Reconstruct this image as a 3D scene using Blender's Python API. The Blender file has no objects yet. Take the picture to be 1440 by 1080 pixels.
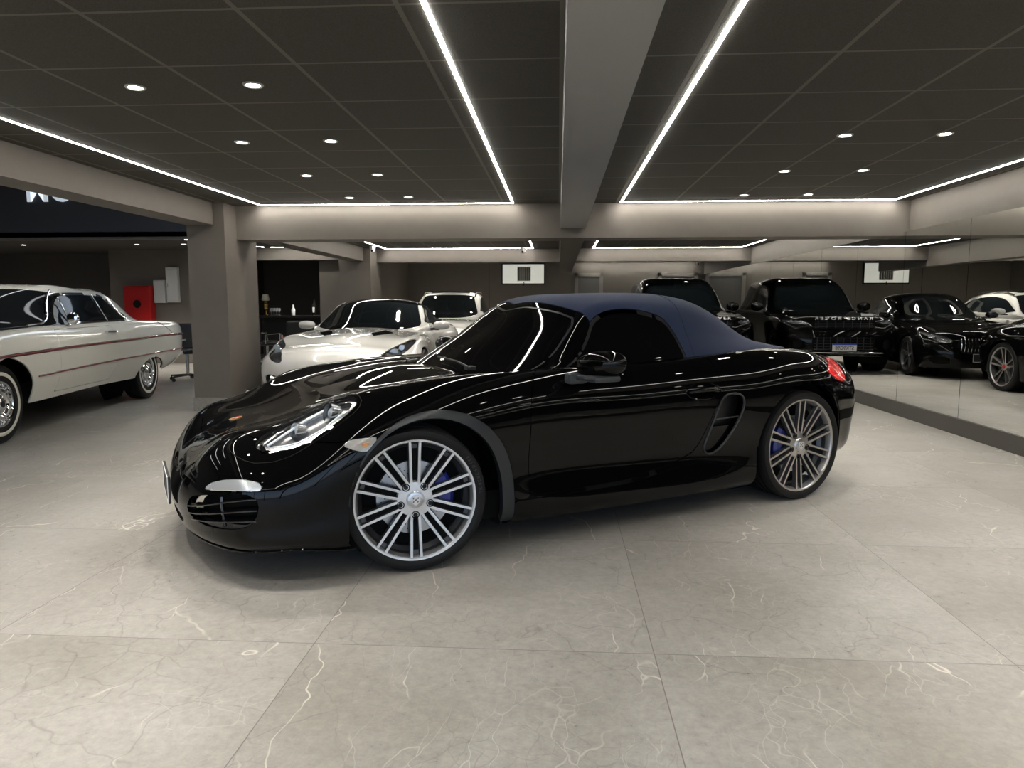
import numpy as np, math
PI=math.pi
def _basis(t):
    """matrix giving natural-spline second derivatives for knots t: M2 = A @ values"""
    n=len(t); h=np.diff(t); A=np.zeros((n,n)); B=np.zeros((n,n)); A[0,0]=A[-1,-1]=1
    for i in range(1,n-1):
        A[i,i-1]=h[i-1]; A[i,i]=2*(h[i-1]+h[i]); A[i,i+1]=h[i]
        B[i,i-1]=6/h[i-1]; B[i,i]=-6/h[i-1]-6/h[i]; B[i,i+1]=6/h[i]
    return np.linalg.solve(A,B)
def _weights(t,M2,x):
    x=np.clip(np.asarray(x,float),t[0],t[-1]); n=len(t)
    i=np.clip(np.searchsorted(t,x,side='right')-1,0,n-2); h=t[i+1]-t[i]
    a=(t[i+1]-x)/h; b=1-a; W=np.zeros((len(x),n)); r=np.arange(len(x))
    W[r,i]+=a; W[r,i+1]+=b
    W+=((a**3-a)*h*h/6)[:,None]*M2[i]+((b**3-b)*h*h/6)[:,None]*M2[i+1]
    return W
class Net:
    """smooth surface through a net of lines P[k][n] (k from the top centre down, n from nose centre to tail centre)"""
    def __init__(s,P,mir_end=True):
        P=np.asarray(P,float); K,N,_=P.shape; m=np.array([1,-1,1.])
        L=np.linalg.norm(np.diff(P,axis=1),axis=2).mean(0)
        u=np.concatenate([[0],np.cumsum(L)])
        Lv=np.linalg.norm(np.diff(P,axis=0),axis=2); Lv=Lv.mean(1) ; v=np.concatenate([[0],np.cumsum(Lv)])
        s.umax,s.vmax=u[-1],v[-1]; s.u,s.v=u,v
        g=2
        P=np.concatenate([P[:,g:0:-1]*m,P,P[:,-2:-2-g:-1]*m],1)
        ue=np.concatenate([-u[g:0:-1],u,2*u[-1]-u[-2:-2-g:-1]])
        P=np.concatenate([P[g:0:-1]*m,P],0); ve=np.concatenate([-v[g:0:-1],v])
        s.P=P; s.ue=ue; s.ve=ve; s.Mu=_basis(ue); s.Mv=_basis(ve)
    def ev(s,u,v):
        Wu=_weights(s.ue,s.Mu,u); Wv=_weights(s.ve,s.Mv,v)
        return np.einsum('pk,pn,knc->pc',Wv,Wu,s.P,optimize=True)
    def grid(s,us,vs):
        Wu=_weights(s.ue,s.Mu,us); Wv=_weights(s.ve,s.Mv,vs)
        return np.einsum('ik,jn,knc->ijc',Wv,Wu,s.P,optimize=True)
    def nrm(s,u,v,e=.003):
        a=s.ev(np.minimum(u+e,s.umax),v)-s.ev(np.maximum(u-e,0),v)
        b=s.ev(u,np.minimum(v+e,s.vmax))-s.ev(u,np.maximum(v-e,0))
        n=np.cross(a,b); l=np.linalg.norm(n,axis=1); l[l<1e-9]=1
        return n/l[:,None]
def sdf(poly,x,y):
    """signed distance to a closed polygon, positive inside"""
    q=np.asarray(poly,float); x=np.asarray(x,float); y=np.asarray(y,float); d=np.full(x.shape,1e9); ins=np.zeros(x.shape,bool)
    for i in range(len(q)):
        ax,ay=q[i-1]; bx,by=q[i]; ex,ey=bx-ax,by-ay; l=ex*ex+ey*ey+1e-12
        t=np.clip(((x-ax)*ex+(y-ay)*ey)/l,0,1); d=np.minimum(d,(x-ax-t*ex)**2+(y-ay-t*ey)**2)
        c=((ay>y)!=(by>y)); xi=ex*(y-ay)/(ey if abs(ey)>1e-12 else 1e-12)+ax
        ins^=c&(x<xi)
    return np.where(ins,1,-1)*np.sqrt(d)
def chaikin(p,n=2,closed=True):
    p=[tuple(a) for a in p]
    for _ in range(n):
        q=[]; m=len(p)
        for i in range(m if closed else m-1):
            a,b=p[i],p[(i+1)%m]
            q+= [tuple(.75*a[j]+.25*b[j] for j in range(len(a))),tuple(.25*a[j]+.75*b[j] for j in range(len(a)))]
        if not closed: q=[p[0]]+q+[p[-1]]
        p=q
    return p
def region(S,f,us,vs):
    """quads of the surface where f(u,v,P)>0, cut exactly along f=0. returns uv array, faces"""
    nu,nv=len(us),len(vs); G=S.grid(us,vs); UU,VV=np.meshgrid(us,vs)
    F=f(UU.ravel(),VV.ravel(),G.reshape(-1,3)).reshape(nv,nu); F=np.where(F==0,1e-9,F)
    idx=-np.ones((nv,nu),int); ins=F>0; idx[ins]=np.arange(ins.sum())
    uv=[np.stack([UU[ins],VV[ins]],1)]; base=ins.sum(); E={}
    for ax in (0,1):
        A=ins[:,:-1]!=ins[:,1:] if ax==0 else ins[:-1]!=ins[1:]
        J=np.argwhere(A)
        if not len(J): continue
        J2=J+([0,1] if ax==0 else [1,0]); a=np.stack([us[J[:,1]],vs[J[:,0]]],1); b=np.stack([us[J2[:,1]],vs[J2[:,0]]],1)
        fa=ins[J[:,0],J[:,1]]; lo=np.where(fa[:,None],a,b); hi=np.where(fa[:,None],b,a)
        for _ in range(11):
            m=(lo+hi)/2; q=f(m[:,0],m[:,1],S.ev(m[:,0],m[:,1]))>0
            lo=np.where(q[:,None],m,lo); hi=np.where(q[:,None],hi,m)
        for r,(i,j) in enumerate(J): E[(ax,int(i),int(j))]=base+r
        uv.append(lo); base+=len(J)
    faces=[]
    full=ins[:-1,:-1]&ins[1:,:-1]&ins[:-1,1:]&ins[1:,1:]; anyi=ins[:-1,:-1]|ins[1:,:-1]|ins[:-1,1:]|ins[1:,1:]
    for i,j in np.argwhere(full): faces.append((idx[i,j],idx[i,j+1],idx[i+1,j+1],idx[i+1,j]))
    for i,j in np.argwhere(anyi&~full):
        cs=[(i,j),(i,j+1),(i+1,j+1),(i+1,j)]; es=[(0,i,j),(1,i,j+1),(0,i+1,j),(1,i,j)]; poly=[]
        for k in range(4):
            if ins[cs[k]]: poly.append(idx[cs[k]])
            if ins[cs[k]]!=ins[cs[(k+1)%4]]: poly.append(E[tuple(int(z) for z in es[k])])
        if len(poly)>=3: faces.append(tuple(poly))
    return np.concatenate(uv), [tuple(int(q) for q in t) for t in faces]
def patch(S,f,step=.022,skirt=.012,off=0.,sides=(1,-1),vstep=None):
    """mesh data (verts, faces, normals) of a clipped region with turned-in edges, for both sides of the car"""
    us=np.linspace(0,S.umax,max(4,int(S.umax/step))); vs=np.linspace(0,S.vmax,max(4,int(S.vmax/(vstep or step))))
    uv,fs=region(S,f,us,vs)
    if not fs: return [],[],[]
    P=S.ev(uv[:,0],uv[:,1]); N=S.nrm(uv[:,0],uv[:,1]); P=P+N*off
    V=[];FF=[];NN=[]
    cnt={}
    for t in fs:
        for a,b in zip(t,t[1:]+t[:1]): cnt[(a,b)]=cnt.get((a,b),0)+1
    bd=[(a,b) for (a,b) in cnt if (b,a) not in cnt and not (abs(P[a,1])<2e-3 and abs(P[b,1])<2e-3)]
    for sd in sides:
        m=np.array([1,sd,1.]); o=len(V); V+=list(P*m); NN+=list(N*m)
        FF+=[tuple(o+q for q in (t[::-1] if sd<0 else t)) for t in fs]
        if skirt and bd:
            used={}
            for a,b in bd:
                e=P[b]-P[a]; s=np.cross(e,N[a]+N[b]); l=np.linalg.norm(s); s=s/l if l>1e-9 else N[a]
                for q in (a,b): used.setdefault(q,[]).append(s)
            o2=len(V); mp={q:i for i,q in enumerate(used)}
            for q in used:
                s=sum(used[q]); s=s/max(np.linalg.norm(s),1e-6)
                V.append(P[q]*m); NN.append(s*m)
            o3=len(V)
            for q in used:
                s=sum(used[q]); s=s/max(np.linalg.norm(s),1e-6)
                V.append((P[q]-N[q]*skirt-s*0.0)*m); NN.append(s*m)
            for a,b in bd:
                t=(o2+mp[b],o2+mp[a],o3+mp[a],o3+mp[b])
                FF.append(t[::-1] if sd<0 else t)
    return V,FF,NN
def build_net(rows,nose,tail,nn=(.38,.72,.92),nt=(.38,.72,.92),pw=1.0,nw=(1.0,1.0),lin=False):
    """rows: list of (x or xs,[ys],[zs]); nose/tail: ([xs],[zs]) on the centre plane; corners rounded between"""
    st=[]
    R=[]
    for r in rows:
        K=len(r[1]); xs=r[0] if isinstance(r[0],(list,tuple)) else [r[0]]*K
        R.append(np.stack([xs,r[1],r[2]],1).astype(float))
    def corner(C,A,ts,w):
        out=[]
        for t in ts:   # t = share of the half-width
            c=1-np.sqrt(max(0,1-t**2.6)); cz=c if lin else t**2
            Q=C.copy(); Q[:,1]=A[:,1]*t; Q[:,0]=C[:,0]+(A[:,0]-C[:,0])*c*w; Q[:,2]=C[:,2]+(A[:,2]-C[:,2])*cz
            out.append(Q)
        return out
    Cn=np.stack([nose[0],np.zeros(len(nose[0])),nose[1]],1).astype(float); Ct=np.stack([tail[0],np.zeros(len(tail[0])),tail[1]],1).astype(float)
    L=[Cn]+corner(Cn,R[0],nn,nw[0])+R+corner(Ct,R[-1],nt,nw[1])[::-1]+[Ct]
    A=np.array(L).transpose(1,0,2)
    return A
# ---- black roadster: local x runs rearward from the front axle, y sideways, z up (metres)
BX_ROWS=[
 ([-.50,-.52,-.55,-.57,-.56,-.56,-.56,-.55,-.54,-.50],[0,.28,.50,.665,.785,.845,.86,.86,.84,.70],[.655,.655,.675,.655,.57,.475,.375,.27,.185,.13]),
 ([-.28,-.29,-.31,-.32,-.32,-.33,-.33,-.33,-.33,-.33],[0,.30,.55,.69,.805,.872,.89,.888,.87,.72],[.74,.742,.762,.770,.70,.60,.47,.32,.17,.11]),
 (-.06,[0,.31,.565,.70,.815,.885,.90,.90,.88,.74],[.795,.797,.813,.828,.77,.68,.56,.40,.2,.10]),
 (.17,[0,.32,.58,.71,.82,.885,.897,.89,.875,.74],[.830,.831,.841,.853,.80,.70,.56,.40,.2,.10]),
 (.40,[0,.34,.60,.72,.82,.872,.878,.873,.868,.74],[.852,.850,.855,.865,.81,.70,.55,.38,.19,.11]),
 (.75,[0,.36,.63,.74,.818,.855,.853,.852,.87,.76],[.865,.862,.866,.872,.81,.69,.52,.35,.18,.11]),
 (1.2,[0,.36,.63,.75,.82,.858,.853,.848,.872,.78],[.872,.87,.874,.880,.815,.69,.52,.34,.175,.11]),
 (1.65,[0,.36,.64,.76,.835,.877,.868,.855,.878,.78],[.878,.88,.889,.895,.827,.70,.52,.33,.17,.11]),
 (2.05,[0,.36,.65,.765,.85,.90,.902,.89,.885,.78],[.88,.89,.915,.918,.845,.72,.54,.34,.17,.11]),
 (2.3,[0,.36,.65,.77,.862,.912,.92,.91,.89,.78],[.915,.918,.93,.926,.86,.745,.58,.38,.18,.12]),
 (2.5,[0,.36,.64,.765,.862,.912,.922,.91,.89,.78],[.925,.925,.928,.918,.855,.745,.59,.40,.2,.14]),
 (2.75,[0,.35,.62,.74,.84,.893,.905,.895,.87,.76],[.922,.92,.912,.893,.83,.72,.56,.39,.22,.16]),
 ([2.97,2.97,2.98,2.985,2.99,3.0,2.99,2.985,2.98,2.94],[0,.33,.57,.69,.775,.825,.835,.82,.79,.70],[.895,.89,.87,.835,.765,.67,.53,.38,.25,.19]),
]
BX_NOSE=([-.905,-.93,-.948,-.958,-.965,-.97,-.97,-.96,-.935,-.86],[.44,.415,.39,.37,.345,.31,.265,.225,.18,.14])
BX_TAIL=([3.23,3.27,3.30,3.32,3.34,3.35,3.35,3.335,3.30,3.2],[.85,.82,.775,.72,.66,.58,.48,.37,.28,.22])
BX_CAB=[
 ([.53,.56,.68,.72,.73,.73,.73],[0,.32,.60,.655,.68,.695,.70],[.925,.92,.875,.865,.86,.85,.80]),
 ([.76,.785,.90,.935,.95,.96,.96],[0,.30,.555,.61,.655,.695,.70],[1.065,1.06,1.015,.99,.93,.86,.80]),
 ([1.02,1.045,1.13,1.165,1.2,1.2,1.2],[0,.28,.495,.54,.615,.70,.71],[1.222,1.218,1.18,1.145,1.00,.87,.80]),
 (1.45,[0,.28,.47,.545,.62,.71,.72],[1.268,1.262,1.232,1.18,1.03,.88,.80]),
 (1.75,[0,.28,.46,.54,.62,.715,.73],[1.272,1.263,1.225,1.165,1.03,.89,.82]),
 (2.05,[0,.27,.44,.53,.61,.71,.73],[1.235,1.222,1.175,1.11,1.005,.905,.84]),
 (2.33,[0,.25,.40,.49,.57,.66,.70],[1.12,1.107,1.06,1.015,.975,.92,.86]),
 (2.58,[0,.2,.34,.44,.52,.60,.64],[.985,.978,.96,.945,.935,.918,.87]),
]
BX_CNOSE=([.26,.25,.24,.24,.24,.24,.24],[.765,.755,.745,.735,.725,.715,.70])
BX_CTAIL=([2.84,2.86,2.87,2.88,2.885,2.89,2.89],[.93,.925,.918,.91,.90,.89,.86])
import bpy, bmesh
from mathutils import Vector, Matrix
SC=bpy.context.scene; COL=SC.collection
MATS={}
def mat(name,col=(.5,.5,.5),rough=.5,metal=0.,coat=0.,coat_rough=.03,spec=.5,emis=None,es=0.,trans=0.,ior=1.45,alpha=1.,sheen=0.,coat_ior=1.5):
    if name in MATS: return MATS[name]
    m=bpy.data.materials.new(name); m.use_nodes=True; b=m.node_tree.nodes['Principled BSDF']
    b.inputs['Base Color'].default_value=(*col,1); b.inputs['Roughness'].default_value=rough; b.inputs['Metallic'].default_value=metal
    b.inputs['Coat Weight'].default_value=coat; b.inputs['Coat Roughness'].default_value=coat_rough; b.inputs['Coat IOR'].default_value=coat_ior
    b.inputs['Specular IOR Level'].default_value=spec; b.inputs['Transmission Weight'].default_value=trans; b.inputs['IOR'].default_value=ior
    b.inputs['Alpha'].default_value=alpha; b.inputs['Sheen Weight'].default_value=sheen
    if emis: b.inputs['Emission Color'].default_value=(*emis,1); b.inputs['Emission Strength'].default_value=es
    MATS[name]=m; return m
def node(m,t,**k):
    n=m.node_tree.nodes.new(t)
    for a,b in k.items(): setattr(n,a,b)
    return n
def link(m,a,b): m.node_tree.links.new(a,b)
def bsdf(m): return m.node_tree.nodes['Principled BSDF']
def raw(name,V,F,m,parent=None,N=None,smooth=False,M=None):
    """one mesh object from verts/faces (local coordinates, or moved by matrix M)"""
    me=bpy.data.meshes.new(name)
    if M is not None: V=[tuple(M@Vector(v)) for v in V]
    me.from_pydata([tuple(map(float,v)) for v in V],[],F)
    if isinstance(m,(list,tuple)):
        for q in m: me.materials.append(q)
    elif m: me.materials.append(m)
    if smooth or N is not None: me.polygons.foreach_set('use_smooth',[True]*len(me.polygons))
    me.update()
    if N is not None and len(V): me.normals_split_custom_set_from_vertices([tuple(map(float,n)) for n in N])
    o=bpy.data.objects.new(name,me); COL.objects.link(o)
    if parent is not None: o.parent=parent
    return o
class MB:
    """collects simple solids, then becomes ONE mesh object"""
    def __init__(s): s.V=[]; s.F=[]; s.M=[]; s.S=[]
    def add(s,V,F,mi=0,sm=False):
        o=len(s.V); s.V+= [tuple(v) for v in V]; s.F+=[tuple(o+i for i in f) for f in F]; s.M+=[mi]*len(F); s.S+=[sm]*len(F); return s
    def box(s,c,d,rot=None,mi=0,bev=0.):
        x,y,z=[a/2 for a in d]; T=rot or Matrix.Identity(3)
        if bev>0:
            b=min(bev,x*.9,y*.9,z*.9); V=[];bm=bmesh.new(); bmesh.ops.create_cube(bm,size=1)
            for v in bm.verts: v.co=Vector((v.co.x*d[0],v.co.y*d[1],v.co.z*d[2]))
            bmesh.ops.bevel(bm,geom=bm.edges[:],offset=b,segments=2,affect='EDGES',profile=.6)
            bm.verts.index_update(); V=[T@v.co+Vector(c) for v in bm.verts]; F=[[v.index for v in f.verts] for f in bm.faces]; bm.free()
            return s.add(V,F,mi)
        V=[T@Vector((a*x,b*y,e*z))+Vector(c) for a in(-1,1) for b in(-1,1) for e in(-1,1)]
        return s.add(V,[(0,1,3,2),(4,6,7,5),(0,4,5,1),(2,3,7,6),(0,2,6,4),(1,5,7,3)],mi)
    def lathe(s,prof,n=64,axis='y',c=(0,0,0),mi=0,sm=True,a0=0,a1=2*PI,closed=True):
        """prof: (radius, along-axis) pairs"""
        full=abs(a1-a0-2*PI)<1e-6; k=n if full else n+1; V=[];m=len(prof)
        for i in range(k):
            a=a0+(a1-a0)*i/n; ca,sa=math.cos(a),math.sin(a)
            for r,h in prof:
                if axis=='y': V.append((c[0]+r*ca,c[1]+h,c[2]+r*sa))
                elif axis=='z': V.append((c[0]+r*ca,c[1]+r*sa,c[2]+h))
                else: V.append((c[0]+h,c[1]+r*ca,c[2]+r*sa))
        F=[]
        for i in range(n):
            j=(i+1)%k
            for q in range(m-1): 
                f=(i*m+q,i*m+q+1,j*m+q+1,j*m+q); F.append(f[::-1] if axis!='y' else f)
        return s.add(V,F,mi,sm)
    def cyl(s,a,b,r,n=16,mi=0,r2=None,cap=True):
        a,b=Vector(a),Vector(b); r2=r if r2 is None else r2; d=(b-a).normalized(); u=d.orthogonal().normalized(); w=d.cross(u)
        V=[];
        for p,q in((a,r),(b,r2)):
            for i in range(n): t=2*PI*i/n; V.append(p+(u*math.cos(t)+w*math.sin(t))*q)
        o=len(s.V); s.add(V,[(i,(i+1)%n,n+(i+1)%n,n+i) for i in range(n)],mi,True)
        if cap: s.add([v for v in V],[tuple(range(n))[::-1],tuple(range(n,2*n))],mi)
        return s
    def tube(s,pts,r,n=8,mi=0,closed=False):
        pts=[Vector(p) for p in pts]; m=len(pts); V=[]; up=None
        for i,p in enumerate(pts):
            a=pts[i-1] if (i>0 or closed) else p; b=pts[(i+1)%m] if (i<m-1 or closed) else p
            d=(b-a).normalized()
            if up is None: up=d.orthogonal().normalized()
            up=(up-d*up.dot(d)).normalized(); w=d.cross(up)
            rr=r[i] if isinstance(r,(list,tuple)) else r
            for k in range(n): t=2*PI*k/n; V.append(p+(up*math.cos(t)+w*math.sin(t))*rr)
        F=[]
        for i in range(m if closed else m-1):
            for k in range(n): j=(i+1)%m; F.append((i*n+k,i*n+(k+1)%n,j*n+(k+1)%n,j*n+k))
        s.add(V,F,mi,True)
        if not closed: s.add(V[:n],[tuple(range(n))[::-1]],mi); s.add(V[-n:],[tuple(range(n))],mi)
        return s
    def prism(s,poly,h0,h1,fn,mi=0,sm=False):
        """polygon (a,b) extruded h0..h1; fn(a,b,h)->xyz"""
        n=len(poly); V=[fn(a,b,h0) for a,b in poly]+[fn(a,b,h1) for a,b in poly]
        s.add(V,[(i,(i+1)%n,n+(i+1)%n,n+i) for i in range(n)],mi,sm)
        return s.add(V,[tuple(range(n))[::-1],tuple(range(n,2*n))],mi)
    def build(s,name,m,parent=None,fix=True,M=None):
        o=raw(name,s.V,s.F,m,parent,M=M); me=o.data
        me.polygons.foreach_set('material_index',s.M); me.polygons.foreach_set('use_smooth',s.S)
        if fix:
            bm=bmesh.new(); bm.from_mesh(me); bmesh.ops.remove_doubles(bm,verts=bm.verts,dist=1e-5); bmesh.ops.recalc_face_normals(bm,faces=bm.faces)
            for e in bm.edges:
                if len(e.link_faces)==2 and e.calc_face_angle(0)>.6: e.smooth=False
            bm.to_mesh(me); bm.free()
        return o
def thing(name,label,cat,loc=(0,0,0),rz=0,group=None):
    o=bpy.data.objects.new(name,None); COL.objects.link(o); o.empty_display_size=.1; o.location=loc; o.rotation_euler=(0,0,rz)
    o['label']=label; o['category']=cat
    if group: o['group']=group
    return o
def tag(o,label=None,cat=None,group=None,kind=None):
    if label: o['label']=label
    if cat: o['category']=cat
    if group: o['group']=group
    if kind: o['kind']=kind
    return o
def copy_tree(o,parent=None,loc=None,rz=None,label=None):
    c=o.copy(); COL.objects.link(c)
    if parent is not None: c.parent=parent
    if loc is not None: c.location=loc
    if rz is not None: c.rotation_euler=(0,0,rz)
    if label: c['label']=label
    for ch in list(o.children): copy_tree(ch,c)
    return c
def rotz(a): return Matrix.Rotation(a,3,'Z')
def text_mesh(txt,size,depth=.002,align='CENTER',sx=1.,spacing=1.,offset=0.):
    """verts, faces of raised lettering lying in the XY plane, facing +Z"""
    cu=bpy.data.curves.new('txt','FONT'); cu.body=txt; cu.size=size; cu.extrude=depth; cu.align_x=align; cu.align_y='CENTER'; cu.space_character=spacing; cu.offset=offset; cu.resolution_u=4
    ob=bpy.data.objects.new('txt',cu); COL.objects.link(ob); dg=bpy.context.evaluated_depsgraph_get(); me=bpy.data.meshes.new_from_object(ob.evaluated_get(dg))
    V=[(v.co.x*sx,v.co.y,v.co.z) for v in me.vertices]; F=[tuple(p.vertices) for p in me.polygons]
    bpy.data.objects.remove(ob); bpy.data.curves.remove(cu); bpy.data.meshes.remove(me); return V,F
def make_camera():
    f=1000.; psi=math.radians(3.6964); p=math.radians(6.3339)
    cd=bpy.data.cameras.new('camera'); cd.sensor_fit='HORIZONTAL'; cd.sensor_width=36; cd.lens=f/1440*36; cd.clip_start=.05; cd.clip_end=200
    c=bpy.data.objects.new('camera',cd); COL.objects.link(c)
    fwd=Vector((-math.sin(psi)*math.cos(p),math.cos(psi)*math.cos(p),-math.sin(p))); right=Vector((math.cos(psi),math.sin(psi),0)); up=right.cross(fwd)
    M=Matrix((right,up,-fwd)).transposed().to_4x4(); M.translation=(0,0,1.2); c.matrix_world=M; SC.camera=c
BLACKP=lambda: mat('black_paint',(.002,.002,.0022),.3,coat=1.,coat_rough=.012,spec=.0,coat_ior=1.32)
GLASSD=lambda: mat('tinted_glass',(.002,.002,.0025),.03,spec=.6)
SATIN=lambda: mat('satin_black_plastic',(.02,.021,.023),.38)
MATTE=lambda: mat('matt_black',(.006,.006,.006),.8,spec=.2)
RUBBER=lambda: mat('tyre_rubber',(.006,.006,.0065),.55,spec=.3)
SILVER=lambda: mat('machined_alloy',(.78,.79,.81),.28,metal=.45)
CHROME=lambda: mat('chrome',(.85,.85,.86),.06,metal=1.)
DKGREY=lambda: mat('dark_grey_alloy',(.09,.09,.095),.35,metal=.6)
def lens_mat(name='clear_lens',col=(.05,.05,.055),a=.10):
    m=mat(name,col,.03,spec=.8,alpha=a); return m
def tube_on(S,poly,r,off=0.,sd=-1,closed=True,n=6,step=.015):
    """round bead following a uv outline on the surface"""
    q=[]; P=list(poly)+([poly[0]] if closed else [])
    for a,b in zip(P,P[1:]):
        k=max(1,int(math.hypot(b[0]-a[0],b[1]-a[1])/step)); q+=[(a[0]+(b[0]-a[0])*i/k,a[1]+(b[1]-a[1])*i/k) for i in range(k)]
    if not closed: q.append(P[-1])
    q=np.array(q); X=S.ev(q[:,0],q[:,1])+S.nrm(q[:,0],q[:,1])*off; X=X*np.array([1,sd,1.])
    return X,MB().tube([tuple(p) for p in X],r,n,closed=closed)
def tyre_mb(R,r0,hw,grooves=True):
    b=MB(); s=R-r0
    prof=[(r0-.012,-hw*.86),(r0,-hw*.93),(r0+s*.12,-hw*.97),(r0+s*.45,-hw*1.0),(r0+s*.78,-hw*.97),(R-.006,-hw*.88),(R-.0015,-hw*.80)]
    if grooves:
        for g in (-.48,-.16,.16,.48):
            prof+=[(R,hw*(g-.07)),(R-.007,hw*(g-.065)),(R-.007,hw*(g+.065)),(R,hw*(g+.07))]
    prof+=[(R-.0015,hw*.8),(R-.006,hw*.88),(R-s*.3,hw*.98),(r0,hw*.93),(r0-.012,hw*.8)]
    return b.lathe(prof,96)
def place_text_arc(txt,R0,y,ang,size,m,parent,name):
    """raised characters round a tyre wall facing -y"""
    V=[];F=[]; a=ang
    for ch in txt:
        w=size*(.36 if ch in ' /I' else .74)
        if ch!=' ':
            v,f=text_mesh(ch,size,.0008)
            o=len(V); am=a
            for p in v:
                rr=R0+p[1]; t=am-p[0]/R0; V.append((rr*math.cos(t),y-p[2],rr*math.sin(t)))
            F+=[tuple(o+i for i in q) for q in f]
        a-=w/R0
    return raw(name,V,F,m,parent)
def wheel_twin(M_face,caliper_angle,name='wheel'):
    """twin-spoke alloy wheel: axis along y, outer face towards -y"""
    R=.328; r0=.279; b=MB()
    b.lathe([(r0,-.100),(r0+.002,-.108),(r0-.002,-.113),(r0-.010,-.112),(r0-.014,-.104)],96,mi=0)
    b.lathe([(r0-.014,-.104),(r0-.02,-.092),(r0-.022,-.075)],96,mi=3); b.lathe([(r0-.022,-.075),(r0-.026,-.05),(r0-.045,-.03),(r0-.045,.09)],96,mi=1)
    b.lathe([(r0,-.100),(r0-.004,.09)],72,mi=1)
    for k in range(10):
        a=PI/2+k*PI/5; ca,sa=math.cos(a),math.sin(a)
        fn=lambda r,d,y: (r*ca-d*sa,y,r*sa+d*ca)
        for s in (-1,1):
            # profile along the radius: (r, offset centre, y)
            st=[(.058,.0150,-.092),(.10,.0185,-.094),(.18,.0200,-.100),(.268,.0225,-.107)]
            V=[]
            for r,d,y in st:
                for dd,yy in ((-.0060,.0),(.0060,.0),(.0085,.024),(-.0085,.024)): V.append(fn(r,s*d+dd,y+yy))
            F=[];MI=[]
            for i in range(3):
                o=i*4
                for q,mi in ((0,0),(1,1),(2,1),(3,1)):
                    F.append((o+q,o+(q+1)%4,o+4+(q+1)%4,o+4+q)); MI.append(mi)
            o0=len(b.V); b.V+=V; b.F+=[tuple(o0+i for i in f) for f in F]; b.M+=MI; b.S+=[False]*len(F)
        V=[fn(.085,-.016,-.072),fn(.085,.016,-.072),fn(.262,.021,-.083),fn(.262,-.021,-.083)]
        b.add(V,[(0,1,2,3)],2)
        V=[fn(.235,-.012,-.088),fn(.235,.012,-.088),fn(.255,.012,-.090),fn(.255,-.012,-.090)]; b.add(V,[(0,1,2,3)],1)
    b.lathe([(.0,-.098),(.038,-.098),(.042,-.094),(.062,-.093),(.080,-.091),(.084,-.07),(.086,-.05)],60,mi=0)
    w=b.build(name,[M_face,DKGREY(),MATTE(),mat('barrel_grey',(.30,.30,.30),.35,metal=.5)])
    tyre_mb(R,r0,.122).build('tyre',RUBBER(),w)
    for k in range(5):
        a=-PI/2+k*2*PI/5; x,z=.0705*math.cos(a),.0705*math.sin(a); q=MB()
        q.lathe([(.018,-.0945),(.0165,-.0965),(.0135,-.094),(.0125,-.09)],24,c=(x,0,z)); q.lathe([(.0125,-.09),(.009,-.0985),(.0,-.099)],6,c=(x,0,z),sm=False)
        q.build('lug_bolt',mat('bolt_black',(.015,.015,.015),.35,metal=.5),w)
    q=MB(); q.lathe([(.0365,-.098),(.036,-.1035),(.033,-.105),(.0,-.1055)],40); cap=q.build('centre_cap',mat('cap_silver',(.6,.61,.63),.3,metal=1.),w)
    q=MB(); sh=[(-.017,.018),(0,.021),(.017,.018),(.018,.0),(.012,-.013),(0,-.022),(-.012,-.013),(-.018,0)]
    q.prism([(a*1.15,c*1.15) for a,c in chaikin(sh,1)],-.105,-.1085,lambda a,c,h:(a,h,c)); q.build('crest',mat('crest_light',(.85,.85,.85),.35,metal=.7),cap)
    q=MB()
    for a,c,d,e in ((-.009,.008,.005,.008),(.009,.008,.005,.008),(-.009,-.006,.005,.008),(.008,-.006,.005,.008),(0,.001,.006,.009)): q.box((a*1.15,-.1088,c*1.15),(d,.0012,e),rot=Matrix.Rotation(.4,3,'Y'))
    q.build('crest_field',mat('crest_dark',(.12,.12,.12),.4),cap)
    q=MB(); q.lathe([(.065,-.045),(.17,-.045),(.17,-.02),(.065,-.02)],64,sm=False); 
    for i in range(60):
        a=i*2*PI/60*1.0; rr=.095+.018*(i%4); q.cyl((rr*math.cos(a),-.0457,rr*math.sin(a)),(rr*math.cos(a),-.044,rr*math.sin(a)),.0032,8,mi=1)
    q.build('brake_disc',[mat('brake_steel',(.45,.46,.47),.3,metal=1.),MATTE()],w)
    q=MB(); q.lathe([(.0,-.06),(.07,-.06),(.075,-.045)],32); q.lathe([(.0,.0),(.25,.0)],48); q.build('hub',MATTE(),w)
    q=MB(); q.lathe([(.115,-.03),(.115,-.066),(.13,-.072),(.165,-.072),(.182,-.06),(.186,-.03)],16,a0=caliper_angle-.52,a1=caliper_angle+.52); 
    q.build('brake_caliper',mat('blue_caliper',(.008,.02,.22),.3,coat=.6),w)
    return w
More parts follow.
